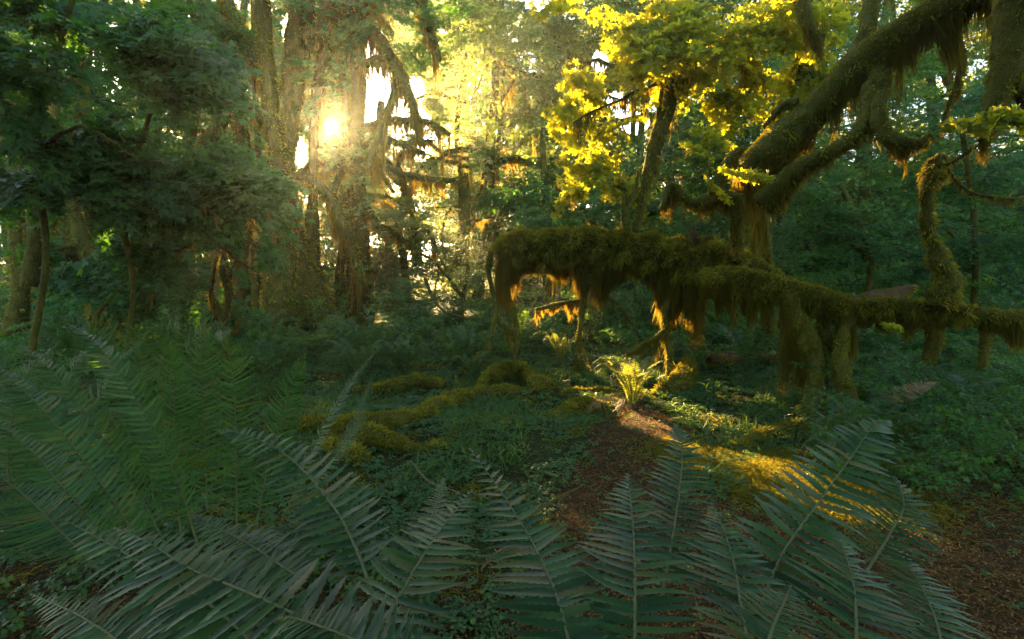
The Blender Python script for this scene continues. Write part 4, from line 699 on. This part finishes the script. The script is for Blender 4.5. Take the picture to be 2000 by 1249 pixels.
# the tall bank at left
def uf(bx, by, bd, pts, W, **k): return (pf((bx, by, bd), *pts), W, k)
fern('tall dark fern with upright fronds in the middle of the left bank', G(400, 1050), [
    uf(355, 1060, 2.75, [(345, 950, 2.72), (342, 830, 2.7), (338, 720, 2.68), (320, 650, 2.6)], .17),
    uf(462, 1050, 2.8, [(462, 920, 2.8), (460, 800, 2.78), (452, 710, 2.75), (445, 650, 2.68)], .16),
    uf(405, 1040, 3.3, [(402, 900, 3.3), (396, 780, 3.3), (394, 680, 3.3), (402, 590, 3.25)], .19),
    uf(495, 1060, 2.8, [(520, 930, 2.8), (550, 820, 2.78), (575, 740, 2.72), (600, 688, 2.6)], .13),
    uf(300, 980, 3.1, [(290, 880, 3.1), (276, 780, 3.1), (270, 700, 3.1), (290, 650, 3.05)], .18),
    uf(560, 1000, 2.9, [(600, 900, 2.95), (640, 820, 3.0), (690, 740, 3.1), (740, 680, 3.2)], .11, hint=(-.3, -.3, 1)),
    uf(590, 990, 2.8, [(640, 910, 2.85), (680, 850, 2.9), (710, 790, 3.0), (725, 740, 3.1)], .10, hint=(-.3, -.3, 1)),
    uf(385, 1060, 2.5, [(350, 950, 2.45), (300, 840, 2.4), (240, 740, 2.38), (185, 670, 2.4), (130, 630, 2.5)], .13, hint=(.25, -.25, 1)),
    uf(330, 1080, 2.4, [(280, 980, 2.35), (225, 890, 2.3), (160, 800, 2.28), (95, 720, 2.3), (35, 670, 2.4)], .13, hint=(.25, -.25, 1))],
    hint=(0, -1, .25), npair=46, detail=8, fold=.3, group='ferns of the dark left bank', droop=.12)
fern('dark fern at the left edge with fronds arching down to the right', G(120, 1000), [
    uf(290, 1090, 2.2, [(235, 1000, 2.15), (170, 910, 2.12), (100, 820, 2.12), (30, 750, 2.2), (-50, 700, 2.3)], .13),
    uf(250, 1110, 2.0, [(190, 1030, 1.95), (120, 950, 1.95), (50, 870, 2.0), (-40, 800, 2.1)], .13),
    uf(190, 1110, 1.85, [(120, 1040, 1.82), (50, 970, 1.85), (-40, 900, 1.95)], .12),
    uf(100, 1090, 1.8, [(50, 1040, 1.8), (-10, 990, 1.85), (-90, 950, 1.9)], .11),
    uf(80, 1000, 2.9, [(90, 900, 2.95), (110, 800, 3.0), (150, 710, 3.05), (215, 650, 3.1)], .14),
    uf(150, 1000, 3.0, [(150, 900, 3.0), (185, 800, 3.05), (230, 720, 3.1), (275, 665, 3.2)], .14),
    uf(20, 980, 2.8, [(15, 880, 2.85), (30, 790, 2.9), (60, 720, 2.95), (120, 665, 3.0)], .14)],
    hint=(.2, -.3, 1), npair=44, detail=8, fold=.3, group='ferns of the dark left bank', droop=.2)
fern('fern between the tall bank and the sunlit slits, behind the upright fronds', G(300, 760), [
    uf(300 + dx * .3, 760, 4.2, [(300 + dx * .5, 700, 4.2), (300 + dx * .8, 650, 4.1), (300 + dx, 620 + abs(dx) * .2, 4.0)], .2) for dx in (-150, -50, 50, 150)],
    hint=(0, -1, .5), npair=28, detail=4, group='ferns of the dark left bank')
# clearing ferns: general vase builder
def vase(rng, n, H, spread, W, npair, detail, mb_tone=0.0, upr=1.0):
    out = []
    for i in range(n):
        a = i / n * 2 * math.pi + rng.random() * .5; l = rng.uniform(.8, 1.1); d = np.array([math.cos(a), math.sin(a), 0]); s_ = spread * l * rng.uniform(.75, 1.15); h = H * l
        out.append(([d * .03, d * s_ * .18 + [0, 0, h * .45 * upr], d * s_ * .5 + [0, 0, h * .85 * upr], d * s_ * .85 + [0, 0, h], d * s_ * 1.15 + [0, 0, h * .86]], W * l, d))
    return out
def vase_fern(label, base, n, H, spread, W, matn='fern', npair=26, detail=3, seed=1, group=None, name='sword_fern'):
    rng = np.random.default_rng(seed); root = thing(name, base, label, 'fern', group)
    for C, W_, d in vase(rng, n, H, spread, W, npair, detail):
        mb = MB(); frond(mb, np.array(C) + base, W_, npair, detail, hint=-d * .5 + [0, 0, 1.0], droop=.12, rw=.004)
        mb.build('frond', [M[matn], M['fern_stem']], root, smooth=False)
    return root
vase_fern('bright sunlit fern in the middle of the clearing with the warm sunlight put into its leaf colour', G(1235, 800), 24, .60, .48, .065, 'fern_sun_tint', 40, 4, 1)
vase_fern('pale upright fern beneath the log with backlight put into its frond colour', G(1095, 722), 20, .60, .42, .06, 'fern_sun_tint', 36, 3, 2)
vase_fern('bluish fern sprawling in the shade behind the pale bare log', G(1415, 688), 13, .45, .6, .10, 'fern', 30, 4, 3)
vase_fern('dark fern standing in the clearing left of the curved branch', G(795, 735), 12, .5, .4, .09, 'fern', 28, 3, 4)
vase_fern('dull fern in the undergrowth right of the sunlit stump', G(1700, 880), 11, .45, .5, .09, 'fern', 30, 4, 6)
vase_fern('dim fern at the right edge behind the long frond', G(1880, 830), 12, .45, .55, .1, 'fern', 30, 4, 7)
# withered fronds
root = thing('withered_frond', G(1190, 810), 'two withered grey brown fronds lying below the sunlit fern', 'fern frond')
for C in ([(1215, 770, 6.0), (1190, 775, 5.9), (1165, 785, 5.8), (1148, 805, 5.7)], [(1222, 775, 6.0), (1218, 790, 5.8), (1210, 812, 5.6)]):
    mb = MB(); frond(mb, pf(*C), .10, 26, 4, hint=(0, -.5, 1), droop=.5); mb.build('frond', [M['fern_dead'], M['fern_dead']], root, smooth=False)
root = thing('withered_frond', P(1720, 780, 5.0), 'rusty backlit dead frond in the shade right of the columns', 'fern frond'); mb = MB(); frond(mb, pf((1700, 790, 5.0), (1760, 768, 5.0), (1800, 755, 5.05), (1830, 745, 5.1)), .10, 30, 4, hint=(0, -.7, 1)); mb.build('frond', [M['fern_dead'], M['fern_dead']], root, smooth=False)
root = thing('withered_frond', G(1000, 1120), 'curled rusty dead frond on the litter between the middle ferns', 'fern frond'); mb = MB(); frond(mb, [G(940, 1130) + [0, 0, .05], G(980, 1105) + [0, 0, .09], G(1030, 1090) + [0, 0, .06], G(1075, 1070) + [0, 0, .03]], .06, 24, 6, droop=.8); mb.build('frond', [M['fern_dead'], M['fern_dead']], root, smooth=False)
# small ferns covering the middle distance: copies of two
protos = []
for s_ in range(3):
    protos.append(vase_fern('dark green sword fern in the bank of undergrowth beyond the clearing', G(640 + 60 * s_, 700), 15, .5, .46, .075, 'fern', 26, 2, 20 + s_, 'ferns beyond the clearing'))
rg = np.random.default_rng(77)
for i in range(85):
    yy = rg.uniform(7.6, 15); xx = rg.uniform(-1, 1) * yy * 1.02
    if abs(xx - .12 * yy) < yy * .16 and yy < 9.5: continue
    copy_tree(protos[i % 3], (xx, yy, gz(xx, yy)[0] - .02), rg.random() * 6.28, rg.uniform(.8, 1.7))
for i in range(22):
    yy = rg.uniform(3.6, 7.5); xx = (1 if i % 2 else -1) * yy * rg.uniform(.62, 1.05)
    c = copy_tree(protos[i % 3], (xx, yy, gz(xx, yy)[0] - .02), rg.random() * 6.28, rg.uniform(.6, .95), 'dark sword fern half hidden in the shade at the side of the clearing'); c['group'] = 'ferns in the side shade'
# leafy undergrowth on both sides
for nm, lab, rg_, mt_ in (('undergrowth', 'tangled leafy undergrowth filling the shade on the right', [(3.2, 9.5, .64, 1.15, 230)], 'leaf_teal'), ('undergrowth', 'low leafy undergrowth along the back of the clearing', [(9, 21, -1.05, 1.1, 760)], 'leaf_green'), ('undergrowth', 'dark leafy undergrowth under the trees on the left', [(6, 10, -1.1, -.45, 170)], 'leaf_teal')):
    mb = MB()
    for y0, y1, x0, x1, n in rg_:
        for i in range(n):
            yy = R.uniform(y0, y1); xx = yy * R.uniform(x0, x1); hh_ = R.uniform(.05, .55) * (1 + (yy > 12)); d = unit(np.array([R.normal(), R.normal() * .6 - .3, .12])); S = R.uniform(.35, .7) * (1 + .4 * (yy > 12))
            put_spray(mb, np.array([xx, yy, gz(xx, yy)[0] + hh_]), d, np.array([0, -.35, 1]) + R.normal(size=3) * .25, S, MAPLE2, .032 if yy < 9 else .055, SPRAYS_T, lit=1)
    tag(mb.build(nm, [M[mt_], M['bark']], smooth=False), lab, kind='stuff')

mb = MB()
for i in range(620):
    yy = R.uniform(9.5, 26); xx = yy * R.uniform(.30, 1.25); put_spray(mb, np.array([xx, yy, gz(xx, yy)[0] + R.uniform(.1, 1.1)]), unit(np.array([-.5 + R.normal() * .6, -.3 + R.normal() * .5, .1])), np.array([-.1, -.5, 1]) + R.normal(size=3) * .25, R.uniform(.8, 1.5), MAPLE2, .085, SPRAYS_T, mt=None)
tag(mb.build('hillside_thicket', [M['leaf_green'], M['bark']], smooth=False), 'dense low thicket of leaves covering the hillside on the right', kind='stuff')
# ================================================================== BACKGROUND FOREST
def wall(name, label, regions, matn, seed, S=2.4, ls=.17, leaf=OVAL, kind='stuff'):
    mb = MB()
    for c in regions: crown(mb, **c)
    return tag(mb.build(name, [M[matn], M['bark']], smooth=False), label, kind=kind)
FB = dict(set_=SPRAYS_T, droop=.2, mt=None, lit=1.5)
regs = []
for i in range(46):
    a = -58 + 116 * i / 45; d = 27 + 9 * ((i * 7) % 5) / 4; x_ = math.tan(math.radians(a)) * 23; g_ = float(gz(x_, d)[0])
    for zz in (1.5, 5, 9, 13, 17.5):
        if zz > 15 and -20 < a < 20 and i % 2: continue
        regs.append(dict(c=np.array([x_ + R.normal(), d + R.normal(), g_ + zz]), rad=np.array([2.6, 2.2, 2.4]), n=34, S=2.0, leaf=OVAL, lsize=.16, **FB))
wall('far_forest', 'hazy wall of far forest foliage behind the clearing', regs, 'leaf_far', 1)
# sun-side canopy added to screen the sun, and unseen overhead cover added for shade
regs = [dict(c=np.array([R.uniform(-30, 14), R.uniform(40, 52), R.uniform(6, 26)]), rad=np.array([3.2, 2.5, 3.0]), n=17, S=3, leaf=OVAL, lsize=.30, **{**FB, 'lit': 2.2}) for _ in range(165)]
wall('sun_screen_canopy', 'distant canopy added to screen the low sun around its gaps', regs, 'leaf_far', 2)
bg = [(-12, 14.5, .9), (-9.2, 18, 1), (-16, 18, 1.1), (-12.5, 21, 1.1), (-20, 15, 1), (1.2, 31, 1.1), (5.5, 21, 1.1), (9, 17.5, 1), (13, 19, 1.1), (17.5, 15.5, 1), (3, 25, 1.1), (20, 20, 1.1), (-.5, 26, 1.1), (11.5, 24, 1.2), (-13.6, 16.6, 1), (-10.8, 13.2, .8), (-17.5, 21.5, 1.2), (-23, 24, 1.3), (18.5, 23, 1.3), (-7.8, 16.5, .7)]
for i, (x_, d, s_) in enumerate(bg):
    g_ = float(gz(x_, d)[0]); p = Path([(x_, d, g_ - .2, .30 * s_), (x_ + R.normal() * .2, d, g_ + 2, .18 * s_), (x_ + R.normal() * .6, d, g_ + 6, .13 * s_), (x_ + R.normal() * .9, d, g_ + 12, .07)], .25, 10, .2, .8, 800 + i); mb = MB(); p.tube(mb); mh = MB(); curtain(mh, p, 25, .6, .02, half=3.1)
    root = thing('background_maple', (x_, d, g_), 'tall maple of the forest edge whose foliage closes the back of the clearing', 'tree', 'maples closing the back of the clearing'); hang(mh, mb.build('trunk', M['bark_moss'], root)); mb = MB()
    for zz, rr_ in ((2.2, 1.7), (5, 2.3), (8.5, 2.6), (12.5, 2.4)):
        crown(mb, np.array([x_, d, g_ + zz]), np.array([rr_ * 1.25, rr_, 1.9]) * s_, int(46 * s_), 1.5, MAPLE2, .105, droop=.3, tier=.55, uptilt=(-.2 if x_ > 0 else .3, -.6, 0), set_=SPRAYS_T, mt=None, tone=.05)
    mb.build('crown', [M['leaf_green' if x_ > 0 else 'leaf_teal'], M['bark']], root, smooth=False)
regs = [dict(c=np.array([x_ + R.normal() * .5, y_ + R.normal() * .5, z_]), rad=np.array([1.8, 1.8, 1.0]), n=int(n_ * 1.7), S=1.6, leaf=MAPLE2, lsize=.13, carve='out', **FB) for x_, y_, z_, n_ in
        [(-1.5, .2, 3.7, 5), (1.5, .2, 3.8, 4), (0, -1.5, 4.2, 16), (-3.5, -1, 4, 16), (3.5, -1, 4, 16), (-2, -4, 2.5, 20), (2, -4, 2.5, 20), (-5, -3, 2.5, 20), (5, -3, 2.5, 20), (-5.5, 0, 2.8, 18), (5.5, 0, 3, 18), (-6, -6, 3, 22), (-2, -7, 3.5, 22), (2, -7, 3.5, 22), (6, -6, 3, 22), (-7, -2, 3.5, 22), (7, -2, 3.5, 22), (-8, 2, 4, 20), (9, 2, 5, 12), (-5, 1.5, 7, 16), (5, 1.5, 7.5, 16), (-4, -4, 6.5, 22), (0, -5, 7, 24), (4, -4, 6.5, 22), (-2, -1, 7.5, 16), (2.5, -1, 7.5, 16), (-6, 5, 8, 16), (6, 5, 8.5, 14), (0, -9, 3, 24), (-9, -8, 4, 24), (9, -8, 4, 24), (-3, 2.5, 4.3, 14), (-3.5, 1, 3.7, 8), (5, 2, 4.6, 18), (-2.2, 1.4, 3.8, 9), (-1, .8, 4.2, 4), (2, .8, 4.3, 4), (3.6, 2.6, 4.7, 17), (5, 4, 5.6, 20), (-4.6, 4, 5.4, 18), (-7, 8, 9, 16), (7, 9, 10.5, 8), (-3, 3, 5.8, 12), (3, 3.6, 6.2, 12), (0, -3, 4.5, 10), (-3, -3, 4.5, 14), (3, -3, 4.5, 14)]]
wall('shade_canopy', 'unseen maple boughs added overhead and behind to shade the near ferns', regs, 'leaf_teal', 3)  # kept out of frame, added only to darken the foreground
o_ = P(850, 560, 20.5); root = thing('leafy_shrub', o_, 'misty pale green thicket closing the low gap between the hazy snags', 'shrub', 'green thickets around the clearing'); mb = MB()
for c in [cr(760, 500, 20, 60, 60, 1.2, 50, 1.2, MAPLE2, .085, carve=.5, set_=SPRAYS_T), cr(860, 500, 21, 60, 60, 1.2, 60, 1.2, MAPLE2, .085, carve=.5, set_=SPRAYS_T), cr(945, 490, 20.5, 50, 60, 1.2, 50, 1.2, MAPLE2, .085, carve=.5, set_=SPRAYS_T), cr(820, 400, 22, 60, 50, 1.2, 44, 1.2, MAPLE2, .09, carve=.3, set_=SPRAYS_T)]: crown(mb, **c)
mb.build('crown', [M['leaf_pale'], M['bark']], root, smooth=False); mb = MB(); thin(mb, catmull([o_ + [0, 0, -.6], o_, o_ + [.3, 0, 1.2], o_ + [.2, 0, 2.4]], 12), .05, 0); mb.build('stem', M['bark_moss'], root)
# far trunks
for i in range(9):
    x_ = [-17, -14, -1.5, 2, 5, 8, 11, 14.5, 18][i] + R.normal() * .5; d = R.uniform(20, 27); g_ = float(gz(x_, d)[0]); r = R.uniform(.12, .26)
    p = Path([(x_, d, g_ - .2, r * 1.5), (x_ + R.normal() * .3, d, g_ + 2, r), (x_ + R.normal() * .8, d, g_ + 8, r * .8), (x_ + R.normal() * 1.2, d, g_ + 17, r * .6)], .3, 10, .15, .7, 700 + i); mb = MB(); mh = MB(); p.tube(mb); curtain(mh, p, 25, .8, .03, half=3.1)
    root = thing('forest_tree', (x_, d, g_), 'tall forest trunk standing in the haze beyond the clearing', 'tree', 'far trunks of the forest'); hang(mh, mb.build('trunk', M['bark_moss'], root))
    for k in range(4):
        z_ = g_ + R.uniform(3, 12); s_ = R.choice([-1, 1]); q = Path([(x_, d, z_, .1), (x_ + s_ * 1.2, d - .3, z_ + .3, .08), (x_ + s_ * 2.4, d - .5, z_ + R.uniform(-.6, .8), .05), (x_ + s_ * 3.2, d - .6, z_ + R.uniform(-1.2, 1), .02)], .2, 7, .2, 1, 720 + i, wob=.15); mb = MB(); mh = MB(); q.tube(mb); curtain(mh, q, 70, .6, .03); hang(mh, mb.build('branch', M['bark_moss'], root))

# ================================================================== HAZE
m, nt = mat('haze'); v = node(nt, 'ShaderNodeVolumePrincipled'); v.inputs['Color'].default_value = (.96, 1, .88, 1); v.inputs['Density'].default_value = HAZE; v.inputs['Anisotropy'].default_value = HAZE_G
o = node(nt, 'ShaderNodeOutputMaterial'); nt.links.new(v.outputs[0], o.inputs['Volume'])
bpy.ops.mesh.primitive_cube_add(size=1, location=(0, 27, 14)); hz = bpy.context.object; hz.name = 'haze'; hz.scale = (90, 62, 34); hz.data.materials.append(m); tag(hz, 'thin sunlit morning haze filling the forest', kind='stuff')
for o in bpy.data.objects:
    if '_o' in o: del o['_o']
print('SCRIPT', round(time.time() - T0, 1), 'tris', sum(len(o.data.polygons) for o in bpy.data.objects if o.type == 'MESH'))
